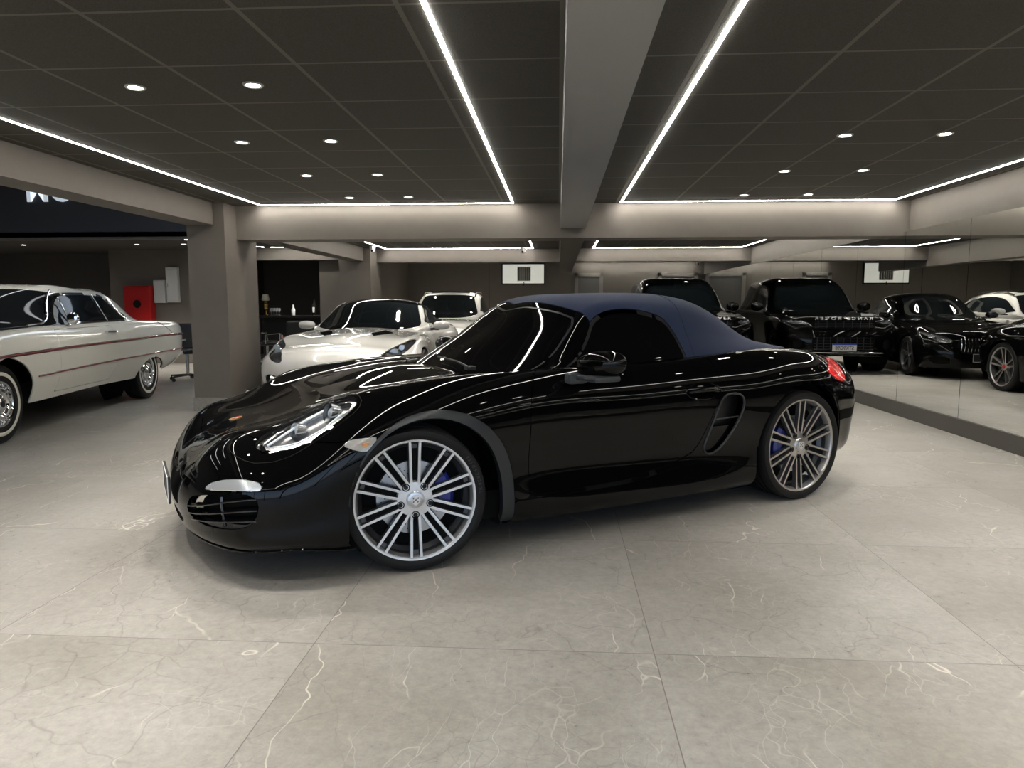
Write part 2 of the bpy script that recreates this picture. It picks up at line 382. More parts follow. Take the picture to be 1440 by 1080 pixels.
def wheel_five(M_face,R,r0,hw,style='split',cap=None,name='wheel'):
    """five-spoke alloy for the cars further back"""
    b=MB()
    b.lathe([(r0,-hw*.86),(r0+.002,-hw*.93),(r0-.012,-hw*.93),(r0-.018,-hw*.84)],64,mi=0)
    b.lathe([(r0-.016,-hw*.86),(r0-.03,-hw*.4),(r0-.034,hw*.8)],64,mi=1)
    n=5
    for k in range(n):
        a=PI/2+k*2*PI/n
        def fn(r,d,y): return (r*math.cos(a)-d*math.sin(a),y,r*math.sin(a)+d*math.cos(a))
        segs=[(-1,.016,.052),(1,.016,.052)] if style=='split' else [(0,0,0)]
        for s,d0,d1 in segs:
            w0,w1=(.011,.014) if style=='split' else (.03,.022)
            for (ra,da,wa,ya),(rb,db,wb,yb) in (((.04,s*d0*.8,w0,-hw*.62),(r0-.012,s*d1,w1,-hw*.86)),):
                V=[fn(ra,da-wa,ya),fn(ra,da+wa,ya),fn(rb,db+wb,yb),fn(rb,db-wb,yb)]; W=[(v[0],v[1]+.03,v[2]) for v in V]
                o=len(b.V); b.V+=V+W; b.F+=[tuple(o+i for i in f) for f in ((0,1,2,3),(0,4,5,1),(1,5,6,2),(2,6,7,3),(3,7,4,0))]; b.M+=[0,1,1,1,1]; b.S+=[False]*5
    b.lathe([(.0,-hw*.68),(.05,-hw*.66),(.062,-hw*.58),(.066,-hw*.3)],32,mi=0)
    w=b.build(name,[M_face,DKGREY()])
    tyre_mb(R,r0,hw).build('tyre',RUBBER(),w)
    q=MB(); q.lathe([(.0,-.005),(r0-.03,-.005)],32); q.lathe([(.0,-hw*.3),(r0*.62,-hw*.3),(r0*.62,-hw*.15)],40); q.build('brake_disc',mat('brake_grey',(.12,.12,.12),.45,metal=.8),w)
    q=MB(); q.lathe([(.028,-hw*.66),(.027,-hw*.72),(0,-hw*.73)],24); q.build('centre_cap',cap or CHROME(),w)
    return w
def wheel_well(cx,cz,R,y0,y1,parent,m=None):
    b=MB(); b.lathe([(R,-y0),(R,-y1)],40,c=(cx,0,cz),a0=-.5,a1=PI+.5); b.lathe([(R,-y1),(.0,-y1)],40,c=(cx,0,cz))
    b.lathe([(R,y0),(R,y1)],40,c=(cx,0,cz),a0=-.5,a1=PI+.5); b.lathe([(R,y1),(.0,y1)],40,c=(cx,0,cz))
    return b
def arch_d(x,z,cx,cz):
    """distance-like value from a wheel centre, the opening running straight down below it"""
    return np.where(z>cz,np.hypot(x-cx,z-cz),np.abs(x-cx))
def build_roadster():
    O=thing('sports_car','glossy black roadster with a navy blue fabric top and twin-spoke alloy wheels','car',(-1.08,3.83,0),math.radians(32.46))
    P=BLACKP(); B=Net(build_net(BX_ROWS,BX_NOSE,BX_TAIL)); C=Net(build_net(BX_CAB,BX_CNOSE,BX_CTAIL,lin=True))
    FA=(.075,.325,.408,.394); RA=(2.5,.343,.40,.385)
    side=lambda p:p[:,1]>.5
    def arch(p):   # outside of both arch openings
        a=np.minimum(arch_d(p[:,0],p[:,2],FA[0],FA[1])-FA[2],arch_d(p[:,0],p[:,2],RA[0],RA[1])-RA[2]); return np.where(side(p),a,1.)
    head=chaikin([(.757,.635),(.827,.584),(.944,.536),(1.084,.545),(1.183,.583),(1.206,.632),(1.171,.671),(1.084,.69),(.967,.69),(.903,.682),(.792,.655)],2)
    bowl=chaikin([(.653,.615),(.688,.577),(.827,.556),(.944,.520),(1.084,.528),(1.195,.570),(1.225,.632),(1.19,.685),(1.084,.705),(.967,.705),(.769,.710),(.693,.675)],1)
    indic=chaikin([(1.075,.767),(1.30,.84),(1.30,.888),(1.235,.879),(1.165,.852)],1)
    drl=chaikin([(.501,.754),(.565,.736),(.752,.775),(.772,.812),(.757,.834),(.513,.775)],1)
    mouth=chaikin([(.385,.785),(.48,.80),(.60,.82),(.745,.848),(.752,.943),(.711,1.03),(.612,1.058),(.431,1.03),(.338,.902)],1)
    cmouth=[(-.3,.93),(.16,.93),(.235,.98),(.27,1.06),(.24,1.12),(-.3,1.12)]
    tail=chaikin([(4.504,.542),(4.48,.64),(4.44,.76),(4.33,.79),(4.214,.772),(4.163,.744),(4.30,.66),(4.42,.57)],1)
    duct=chaikin([(3.28,.818),(3.35,.812),(3.42,.828),(3.428,.876),(3.379,.946),(3.292,1.03),(3.205,1.06),(3.158,1.033),(3.193,.959),(3.235,.87)],2)
    hood=[(-.2,-.3),(.48,-.3),(.478,0),(.519,.164),(.61,.42),(.72,.525),(.827,.55),(.944,.515),(1.09,.522),(1.19,.568),(1.45,.545),(1.72,.54),(1.95,.537),(1.90,.40),(1.80,.2),(1.74,0),(1.74,-.3)]
    hood=[h for h in hood if h[0]>-.1]
    door=[(2.144,.575),(2.06,.70),(2.033,.776),(2.02,.95),(2.016,1.142),(2.61,1.126),(2.96,1.078),(3.09,1.04),(3.135,1.0),(3.185,.918),(3.262,.815),(3.262,.70),(3.238,.575)]
    bump=[(-.3,-.3),(.478,-.3),(.478,0),(.519,.164),(.61,.42),(.72,.525),(.80,.62),(.967,.69),(1.078,.764),(1.34,.87),(1.34,1.6),(-.3,1.6)]
    rear=[(4.168,.744),(4.04,.84),(3.9,.9),(3.9,1.7),(6,1.7),(6,.60),(4.52,.60),(4.40,.70)]
    deck=[(3.95,-.3),(3.95,.40),(4.42,.46),(4.52,.30),(4.56,-.3)]
    skirt=[(1.4,1.155),(2.02,1.155),(2.63,1.138),(3.0,1.10),(3.15,1.085),(3.75,1.17),(3.9,1.6),(1.4,1.6)]
    S=lambda q,u,v: sdf(q,u,v)
    g=.0022; arch_m=lambda p: arch(p)-.0
    def panel(name,f,m=P,**k):
        V,F,N=patch(B,f,**k); return raw(name,V,F,m,O,N)
    nh=lambda u,v: -S(head,u,v)-.003
    holes=lambda u,v: np.minimum.reduce([-S(head,u,v),-S(indic,u,v),-S(drl,u,v),-S(mouth,u,v),-S(cmouth,u,v),-S(tail,u,v),-S(duct,u,v)])-.0015
    hoodo=panel('bonnet',lambda u,v,p: np.minimum(S(hood,u,v)-g,nh(u,v)))
    bumper=panel('front_bumper',lambda u,v,p: np.minimum.reduce([S(bump,u,v)-g,-S(hood,u,v)-g,holes(u,v),arch_m(p),1.52-v]))
    for sd in (-1,1): panel('front_wing',lambda u,v,p: np.minimum.reduce([-S(bump,u,v)-g,-S(hood,u,v)-g,-S(door,u,v)-g,-S(skirt,u,v)-g,holes(u,v),arch_m(p),2.10-u]),sides=(sd,))
    for sd in (-1,1):
        V,F,N=patch(B,lambda u,v,p: S(door,u,v)-g,sides=(sd,)); dr=raw('door',V,F,P,O,N)
        # handle: oval recess ring and grip
        ring=chaikin([(3.0,.79),(3.06,.757),(3.17,.752),(3.262,.785),(3.258,.815),(3.16,.825),(3.06,.82)],2)
        X,mb=tube_on(B,ring,.003,.0,sd); mb.build('handle_recess',P,dr)
        q=np.array([(3.03,.79),(3.09,.787),(3.17,.787),(3.235,.795)]); X=(B.ev(q[:,0],q[:,1])+B.nrm(q[:,0],q[:,1])*np.array([.004,.022,.022,.004])[:,None])*np.array([1,sd,1.])
        MB().tube([tuple(x) for x in X],[.010,.013,.013,.010],12).build('door_handle',P,dr)
    panel('rear_wing',lambda u,v,p: np.minimum.reduce([u-2.10,-S(door,u,v)-g,-S(skirt,u,v)-g,-S(rear,u,v)-g,-S(deck,u,v)-g,holes(u,v),arch_m(p)]))
    panel('rear_bumper',lambda u,v,p: np.minimum.reduce([S(rear,u,v)-g,-S(deck,u,v)-g,holes(u,v),arch_m(p),1.5-v+(5-u)*0]))
    panel('boot_lid',lambda u,v,p: S(deck,u,v)-g)
    for sd in (-1,1): panel('side_skirt',lambda u,v,p: np.minimum.reduce([S(skirt,u,v)-g,arch_m(p),1.36-v]),sides=(sd,))
    panel('inner_shell',lambda u,v,p: np.minimum(arch(p)-.004,holes(u,v)-.003),MATTE(),step=.045,skirt=0,off=-.016)
    for sd in (-1,1): panel('wheel_arch_trim',lambda u,v,p: np.where(side(p),np.minimum.reduce([FA[2]-.001-arch_d(p[:,0],p[:,2],FA[0],FA[1]),arch_d(p[:,0],p[:,2],.045,.325)-.372,p[:,2]-.15]),-1.),mat('arch_satin',(.016,.020,.024),.35,coat=.3,coat_rough=.2),skirt=.03,off=-.003,step=.016,sides=(sd,))
    for sd in (-1,1): panel('wheel_arch_trim',lambda u,v,p: np.where(side(p),np.minimum.reduce([RA[2]-.001-arch_d(p[:,0],p[:,2],RA[0],RA[1]),arch_d(p[:,0],p[:,2],RA[0],RA[1])-RA[3],p[:,2]-.2]),-1.),P,skirt=.03,off=-.004,step=.016,sides=(sd,))
    b=wheel_well(FA[0],FA[1],FA[2]+.004,.80,.50,O); b2=wheel_well(RA[0],RA[1],RA[2]+.004,.80,.50,O); b.add(b2.V,b2.F); b.box((1.2,0,.22),(3.3,1.5,.14)); b.build('wheel_housing',MATTE(),O)
    us=np.linspace(.0,1.16,60); X=B.ev(us,np.full(60,1.245)); N=B.nrm(us,np.full(60,1.245)); q=MB()
    for sd in (-1,1): pass
    L=[tuple((x+n*.004)*np.array([1,1,1])) for x,n in zip(X,N)]; L=[(a,-b_,c) for a,b_,c in L[::-1]]+L[1:]
    q.tube([(a,b_,c+.004) for a,b_,c in L],.010,8); q.build('front_lip',P,O)
    # mud flap piece behind the front wheel
    # recesses
    V,F,N=patch(B,lambda u,v,p: np.maximum.reduce([S(mouth,u,v),S(cmouth,u,v)])+.01,off=-.07,skirt=0); raw('intake_recess',V,F,MATTE(),O,N)
    for sd in (-1,1):
        gb=MB()
        for vv,du in ((.872,0),(.937,.0),(1.0,.02)):
            us=np.linspace(.36+du,.745-du*.5,14); X=B.ev(us,np.full(14,vv)); N=B.nrm(us,np.full(14,vv))
            V=[];F=[]
            for i in range(14):
                t=np.array([0,0,1.]); 
                for o1,o2 in ((.004,-.002),(.004,.003),(-.045,.010),(-.045,.004)): V.append((X[i]+N[i]*o1+t*o2)*np.array([1,sd,1]))
            for i in range(13):
                for q in range(4): F.append((i*4+q,i*4+(q+1)%4,i*4+4+(q+1)%4,i*4+4+q))
            gb.add(V,F,0,False)
        us=np.full(6,.575); vs=np.linspace(.83,1.045,6); X=(B.ev(us,vs)-B.nrm(us,vs)*.02)*np.array([1,sd,1.]); gb.tube([tuple(x) for x in X],.007,6)
        gb.build('intake_grille',mat('grille_gloss',(.006,.006,.007),.12,coat=.6),bumper)
        V,F,N=patch(B,lambda u,v,p: S(drl,u,v)-.001,off=.004,sides=(sd,),step=.012); raw('running_light',V,F,mat('running_lens',(.70,.72,.74),.22,metal=.7,coat=1.,emis=(.9,.95,1),es=.05),O,N)
        V,F,N=patch(B,lambda u,v,p: np.minimum(S(indic,u,v)-.001,arch(p)),off=.003,sides=(sd,),step=.012); il=raw('side_indicator',V,F,mat('indicator_lens',(.36,.35,.33),.15,coat=1.),O,N)
        pt=B.ev([1.20],[.835])[0]*np.array([1,sd,1]); bb=MB(); bb.box(tuple(pt+np.array([0,sd*.001,0])),(.03,.008,.014)); bb.build('amber_bulb',mat('amber',(.8,.35,.12),.3),il)
        # headlamp
        V,F,N=patch(B,lambda u,v,p: S(head,u,v)-.002,off=-.045,skirt=0,sides=(sd,)); hl=raw('headlamp',V,F,mat('lamp_housing',(.15,.155,.165),.28,metal=.6),O,N)
        V,F,N=patch(B,lambda u,v,p: np.minimum(S(head,u,v),.022-S(head,u,v)),off=-.02,skirt=.025,sides=(sd,)); raw('lamp_bezel',V,F,mat('lamp_reflector',(.42,.43,.45),.22,metal=1.),hl,N)
        lens=lens_mat()
        V,F,N=patch(B,lambda u,v,p: S(head,u,v)-.001,off=.001,skirt=.02,sides=(sd,),step=.018); raw('lamp_lens',V,F,lens,hl,N)
        def lampbits(uu,vv,r,nm,m,em=0):
            p0=B.ev([uu],[vv])[0]*np.array([1,sd,1]); bb=MB(); ax=Vector((-.86,sd*-.18*-1,.25)).normalized()
            c=Vector(p0)-Vector((0,0,.0))+Vector((.05,-sd*.012,-.022)); bb.cyl(c,c+ax*.045,r,28,0,cap=False); bb.cyl(c,c+ax*.012,r*.98,28,0)
            q=MB(); 
            V=[];F=[]
            u1=ax.orthogonal().normalized(); w1=ax.cross(u1); c2=c+ax*.02
            for j in range(5):
                t=j/4*PI/2
                for i in range(20): a=2*PI*i/20; V.append(c2+(u1*math.cos(a)+w1*math.sin(a))*r*.72*math.cos(t)+ax*r*.5*math.sin(t))
            for j in range(4):
                for i in range(20): F.append((j*20+i,j*20+(i+1)%20,j*20+20+(i+1)%20,j*20+20+i))
            o=bb.build(nm+'_ring',mat('lamp_reflector'),hl); q.add(V,F,0,True); q.build(nm,m,hl)
        lampbits(1.07,.615,.042,'projector_lens',mat('projector_glass',(.55,.62,.7),.05,coat=1.,metal=.5))
        lampbits(.93,.61,.034,'beam_lens',mat('projector_glass'))
        # strips of reflector inside the lamp
        X,mb=tube_on(B,[(.82,.63),(.90,.60),(1.0,.57),(1.10,.57)],.006,-.022,sd,closed=False); mb.build('light_guide',mat('light_guide',(.8,.83,.86),.12,emis=(.85,.93,1),es=.15),hl)
        X,mb=tube_on(B,[(.84,.645),(.93,.665),(1.04,.67),(1.12,.655)],.005,-.02,sd,closed=False); mb.build('light_guide',mat('light_guide'),hl)
        X,mb=tube_on(B,bowl,.0018,.0,sd); mb.build('lamp_seam',MATTE(),bumper)
        bb=MB(); pw=B.ev([.80],[.66])[0]*np.array([1,sd,1]); bb.cyl(Vector(pw),Vector(pw)+Vector((-.012,0,.022)),.011,14); bb.build('washer_nozzle',P,bumper)
        # tail lamp
        V,F,N=patch(B,lambda u,v,p: S(tail,u,v)-.002,off=.003,sides=(sd,),step=.014); raw('tail_lamp',V,F,mat('red_lens',(.62,.01,.015),.08,coat=1.,emis=(.8,.02,.02),es=.12),O,N)
        # side duct
        V,F,N=patch(B,lambda u,v,p: S(duct,u,v)+.004,off=-.055,skirt=0,sides=(sd,)); dk=raw('side_duct',V,F,mat('duct_black',(.004,.004,.005),.3),O,N)
        X,mb=tube_on(B,duct,.0065,.001,sd,n=8); mb.build('duct_rim',SATIN(),dk)
        V,F,N=patch(B,lambda u,v,p: np.minimum(S(duct,u,v)-.012,v-.945),off=-.02,skirt=.02,sides=(sd,),step=.012); raw('duct_blade',V,F,P,dk,N)
        q=np.array([(3.225,.913),(3.30,.913),(3.40,.913)]); X=(B.ev(q[:,0],q[:,1])-B.nrm(q[:,0],q[:,1])*.012)*np.array([1,sd,1.]); MB().tube([tuple(x) for x in X],.005,6).build('duct_strut',SATIN(),dk)
    # cabin
    def cpanel(name,f,m,**k):
        V,F,N=patch(C,f,**k); return raw(name,V,F,m,O,N)
    ws=[(-.3,-.3),(1.20,-.3),(1.20,0),(1.235,.128),(1.235,.30),(1.215,.375),(1.16,.405),(.95,.418),(.70,.422),(-.3,.422)]
    win=chaikin([(.80,.64),(.86,.60),(.95,.562),(1.10,.508),(1.235,.464),(1.262,.455),(1.30,.449),(1.37,.445),(1.45,.443),(1.612,.443),(1.763,.459),(1.829,.476),(1.868,.519),(1.873,.65),(1.3,.66)],1)
    topf=[(1.262,-.3),(1.262,0),(1.285,.08),(1.278,.287),(1.262,.41),(1.262,.452),(1.31,.46),(1.5,.70),(1.5,1.2),(4,1.2),(4,-.3)]
    wsc=sdf
    cpanel('windscreen',lambda u,v,p: sdf(ws,u,v)-.006,GLASSD())
    cpanel('windscreen_frame',lambda u,v,p: np.minimum.reduce([-sdf(ws,u,v),-sdf(win,u,v)-.004,-sdf(topf,u,v)-.001]),P,skirt=.02,off=.003)
    cpanel('windscreen_seal',lambda u,v,p: np.minimum(sdf(ws,u,v)+.002,.012-sdf(ws,u,v)),SATIN(),off=.0015,step=.014)
    for sd in (-1,1):
        V,F,N=patch(C,lambda u,v,p: sdf(win,u,v)-.004,sides=(sd,)); raw('side_window',V,F,GLASSD(),O,N)
    for sd in (-1,1): cpanel('window_seal',lambda u,v,p: np.minimum(sdf(win,u,v)+.007,.004-sdf(win,u,v)),mat('seal_dark',(.003,.003,.004),.4),off=.004,skirt=.01,step=.014,sides=(sd,))
    fab=mat('blue_fabric',(.013,.022,.056),.85,spec=.2,sheen=.12)
    if 'fab_done' not in MATS:
        MATS['fab_done']=1; n=node(fab,'ShaderNodeTexNoise'); n.inputs['Scale'].default_value=900; bp=node(fab,'ShaderNodeBump'); bp.inputs['Strength'].default_value=.25; bp.inputs['Distance'].default_value=.002
        tc=node(fab,'ShaderNodeTexCoord'); link(fab,tc.outputs['Object'],n.inputs['Vector']); link(fab,n.outputs['Fac'],bp.inputs['Height']); link(fab,bp.outputs['Normal'],bsdf(fab).inputs['Normal'])
    top=cpanel('soft_top',lambda u,v,p: np.minimum(sdf(topf,u,v)-.001,-sdf(win,u,v)-.010),fab,off=.007,skirt=.012)
    X,mb=tube_on(C,[(1.95,.0),(1.95,.2),(1.96,.40),(1.95,.52),(1.93,.60)],.0022,.008,-1,closed=False); mb.build('top_seam',fab,top)
    # mirrors
    for sd in (-1,1):
        V=[];F=[];n,m=28,16
        for j in range(m+1):
            t=PI*j/m-PI/2
            for i in range(n):
                a=2*PI*i/n; cx=math.cos(a);cz=math.sin(a); x=.095*math.copysign(abs(cx)**.85,cx)*math.cos(t)**.75; z=.072*math.copysign(abs(cz)**.8,cz)*math.cos(t)**.75
                V.append((.935+x*(1-.15*math.sin(t))+.02*math.sin(t),sd*(.955+.125*math.sin(t)),.905+z+.012*math.sin(t)))
        for j in range(m):
            for i in range(n): F.append((j*n+i,j*n+(i+1)%n,j*n+n+(i+1)%n,j*n+n+i))
        b=MB(); b.add([v for v in V],F,0,True); mr=b.build('wing_mirror',P,O)
        b=MB(); b.box((.90,sd*.955,.843),(.15,.20,.030),bev=.014); b.box((.845,sd*.855,.835),(.11,.06,.055),bev=.018); b.build('mirror_foot',mat('grey_plastic',(.045,.05,.055),.45),mr)
        b=MB(); b.box((.995,sd*.955,.905),(.01,.17,.09),bev=.004); b.build('mirror_glass',CHROME(),mr)
    # wiper, windscreen washer
    b=MB(); b.tube([(.42,-.52,.878),(.44,-.30,.898),(.45,-.02,.905)],.006,6); b.box((.44,-.47,.875),(.05,.05,.02),bev=.006); b.build('wiper',SATIN(),O)
    # bonnet crest
    p=B.ev([.72],[0.])[0]; nn=B.nrm(np.array([.72]),np.array([.001]))[0]; ez=Vector(nn); ex=Vector((1,0,0)); ex=(ex-ez*ex.dot(ez)).normalized(); ey=ez.cross(ex)
    M=Matrix((ey,-ex,ez)).transposed().to_4x4(); M.translation=Vector(p)
    sh=chaikin([(-.026,.030),(0,.035),(.026,.030),(.028,.0),(.018,-.02),(0,-.036),(-.018,-.02),(-.028,0)],1)
    b=MB(); b.prism(sh,0,.003,lambda a,c,h:(a,c,h)); b.build('bonnet_crest',mat('crest_gold',(.75,.5,.2),.3,metal=1.),hoodo,M=M)
    b=MB(); b.box((-.012,.012,.0035),(.018,.018,.001)); b.box((.012,-.012,.0035),(.018,.02,.001)); b.build('crest_quarters',mat('crest_red',(.4,.03,.02),.4),hoodo,M=M)
    # number plate on the nose
    b=MB(); b.box((-.985,0,.34),(.012,.40,.13),bev=.003); pl=b.build('number_plate',mat('plate_dark',(.02,.021,.024),.4),O)
    b=MB()
    for c,d in (((-.992,0,.402),(.003,.40,.005)),((-.992,0,.278),(.003,.40,.005)),((-.992,.198,.34),(.003,.005,.13)),((-.992,-.198,.34),(.003,.005,.13))): b.box(c,d)
    b.build('plate_border',mat('plate_white',(.7,.7,.7),.4),pl)
    # wheels
    w=wheel_twin(SILVER(),.12,'wheel'); w.parent=O; w.location=(0,-.765,.328); w.rotation_euler=(0,0,math.radians(-12))
    place_text_arc('235/35 ZR20 XL',.298,-.1225,math.radians(38),.021,mat('tyre_text',(.05,.05,.05),.5),w,'tyre_lettering')
    w2=copy_tree(w,O); w2.location=(0,.765,.328); w2.rotation_euler=(0,0,PI-math.radians(12))
    w3=wheel_twin(mat('dim_warm_alloy',(.62,.60,.58),.3,metal=1.),PI-.15,'wheel'); w3.parent=O; w3.location=(2.5,-.772,.340); w3.scale=(1.035,1.03,1.035)  # front wheels' alloy toned darker, standing in for weaker light at the rear
    w4=copy_tree(w3,O); w4.location=(2.5,.772,.340); w4.rotation_euler=(0,0,PI)
    return O
def rr(x,ys,zs): return (x,ys,zs)
FT=dict(rows=[
 (-.45,[0,.33,.62,.765,.86,.90,.89,.84],[.765,.75,.72,.69,.62,.5,.32,.16]),
 (-.1,[0,.34,.64,.79,.88,.93,.92,.86],[.83,.815,.80,.80,.71,.56,.34,.16]),
 (.3,[0,.34,.64,.79,.875,.92,.91,.86],[.88,.865,.845,.84,.75,.57,.34,.16]),
 (.7,[0,.34,.62,.76,.85,.89,.88,.87],[.915,.90,.875,.855,.76,.58,.34,.16]),
 (1.2,[0,.35,.62,.78,.86,.89,.87,.88],[.91,.90,.885,.87,.78,.6,.34,.17]),
 (1.9,[0,.36,.64,.80,.88,.92,.90,.89],[.93,.92,.905,.89,.80,.62,.36,.17]),
 (2.45,[0,.36,.64,.82,.92,.96,.94,.9],[.96,.955,.94,.92,.82,.64,.38,.18]),
 (2.9,[0,.36,.62,.79,.89,.94,.92,.88],[.955,.95,.93,.89,.80,.64,.40,.2]),
 (3.25,[0,.34,.56,.70,.80,.86,.85,.82],[.93,.92,.90,.86,.78,.62,.42,.25])],
 nose=([-.80,-.83,-.85,-.86,-.87,-.87,-.86,-.83],[.63,.59,.55,.50,.44,.36,.27,.17]),
 tail=([3.45,3.5,3.55,3.58,3.6,3.6,3.58,3.5],[.90,.87,.83,.78,.7,.58,.42,.28]),
 cab=[([.80,.83,.95,1.0,1.0,1.0,1.0],[0,.35,.69,.725,.75,.77,.78],[.985,.98,.94,.93,.92,.91,.85]),
 ([1.05,1.08,1.2,1.25,1.25,1.25,1.25],[0,.33,.635,.675,.715,.755,.78],[1.12,1.11,1.065,1.04,.98,.92,.85]),
 ([1.35,1.37,1.45,1.5,1.5,1.5,1.5],[0,.30,.56,.605,.67,.75,.78],[1.25,1.243,1.205,1.17,1.03,.93,.85]),
 (1.85,[0,.28,.47,.56,.66,.75,.78],[1.29,1.28,1.24,1.19,1.05,.94,.86]),
 (2.3,[0,.27,.44,.54,.63,.73,.78],[1.26,1.25,1.20,1.15,1.04,.95,.87]),
 (2.75,[0,.24,.38,.47,.56,.66,.72],[1.17,1.16,1.12,1.07,1.02,.96,.90]),
 (3.1,[0,.18,.28,.36,.44,.52,.58],[1.06,1.05,1.03,1.01,.98,.95,.9])],
 cn=([.60,.58,.57,.56,.56,.56,.56],[.89,.88,.87,.86,.85,.84,.8]), ct=([3.35,3.36,3.37,3.37,3.37,3.37,3.37],[.97,.96,.95,.94,.93,.92,.88]),
 wb=2.62,arch=(.335,.37,.385),win=[(1.02,.95),(1.22,1.03),(1.50,1.145),(1.85,1.175),(2.2,1.145),(2.5,1.06),(2.62,.985),(2.3,.955)],
 door=[(.95,.95),(.9,.35),(1.0,.22),(2.05,.24),(2.2,.5),(2.22,.95)],bonnet_x=.92,sill=.2)
RV=dict(rows=[
 (-.55,[0,.40,.72,.865,.93,.955,.955,.92],[1.02,1.015,1.0,.955,.86,.70,.45,.30]),
 (-.1,[0,.40,.74,.885,.955,.985,.98,.94],[1.06,1.055,1.045,1.01,.90,.70,.45,.28]),
 (.45,[0,.40,.76,.895,.96,.985,.98,.95],[1.095,1.09,1.08,1.05,.93,.72,.45,.27]),
 (1.0,[0,.40,.78,.90,.96,.98,.975,.96],[1.11,1.105,1.10,1.075,.95,.74,.46,.28]),
 (2.0,[0,.40,.78,.90,.965,.985,.975,.96],[1.12,1.115,1.11,1.085,.96,.75,.46,.28]),
 (3.0,[0,.40,.78,.90,.97,.995,.985,.96],[1.12,1.115,1.11,1.09,.97,.76,.48,.29]),
 (3.5,[0,.40,.76,.89,.955,.98,.97,.94],[1.12,1.115,1.11,1.09,.97,.78,.50,.32]),
 (3.8,[0,.38,.70,.84,.91,.93,.92,.9],[1.10,1.10,1.09,1.07,.96,.78,.52,.36])],
 nose=([-.80,-.825,-.84,-.85,-.865,-.885,-.885,-.85],[.985,.95,.91,.86,.77,.62,.45,.32]),
 tail=([3.95,3.97,3.99,4.0,4.02,4.03,4.03,3.98],[1.08,1.06,1.04,1.0,.9,.75,.55,.4]),
 cab=[([.80,.83,.93,1.0,1.0,1.0,1.0],[0,.38,.74,.80,.83,.85,.87],[1.25,1.24,1.17,1.14,1.12,1.09,1.0]),
 ([1.12,1.14,1.22,1.28,1.28,1.28,1.28],[0,.36,.68,.75,.80,.85,.87],[1.50,1.495,1.44,1.40,1.25,1.10,1.0]),
 ([1.48,1.49,1.54,1.58,1.58,1.58,1.58],[0,.35,.60,.69,.78,.85,.87],[1.70,1.695,1.67,1.61,1.35,1.11,1.0]),
 (2.1,[0,.35,.60,.69,.78,.85,.87],[1.76,1.755,1.73,1.67,1.38,1.12,1.0]),
 (2.9,[0,.35,.59,.68,.77,.85,.87],[1.74,1.735,1.71,1.65,1.37,1.13,1.02]),
 (3.5,[0,.34,.56,.64,.73,.82,.85],[1.67,1.665,1.64,1.58,1.35,1.14,1.04]),
 (3.78,[0,.32,.50,.58,.67,.76,.8],[1.45,1.44,1.42,1.38,1.26,1.13,1.05])],
 cn=([.52,.50,.49,.48,.48,.48,.48],[1.095,1.08,1.07,1.06,1.05,1.04,1.0]), ct=([3.95,3.95,3.95,3.95,3.95,3.95,3.95],[1.15,1.14,1.13,1.12,1.11,1.1,1.05]),
 wb=3.0,arch=(.375,.43,.43),win=[(1.02,1.15),(1.30,1.40),(1.60,1.60),(2.1,1.645),(3.0,1.625),(3.4,1.56),(3.65,1.18),(2.3,1.14)],
 door=[(.95,1.1),(.93,.45),(1.05,.33),(2.0,.34),(2.08,1.12)],bonnet_x=.70,sill=.3)
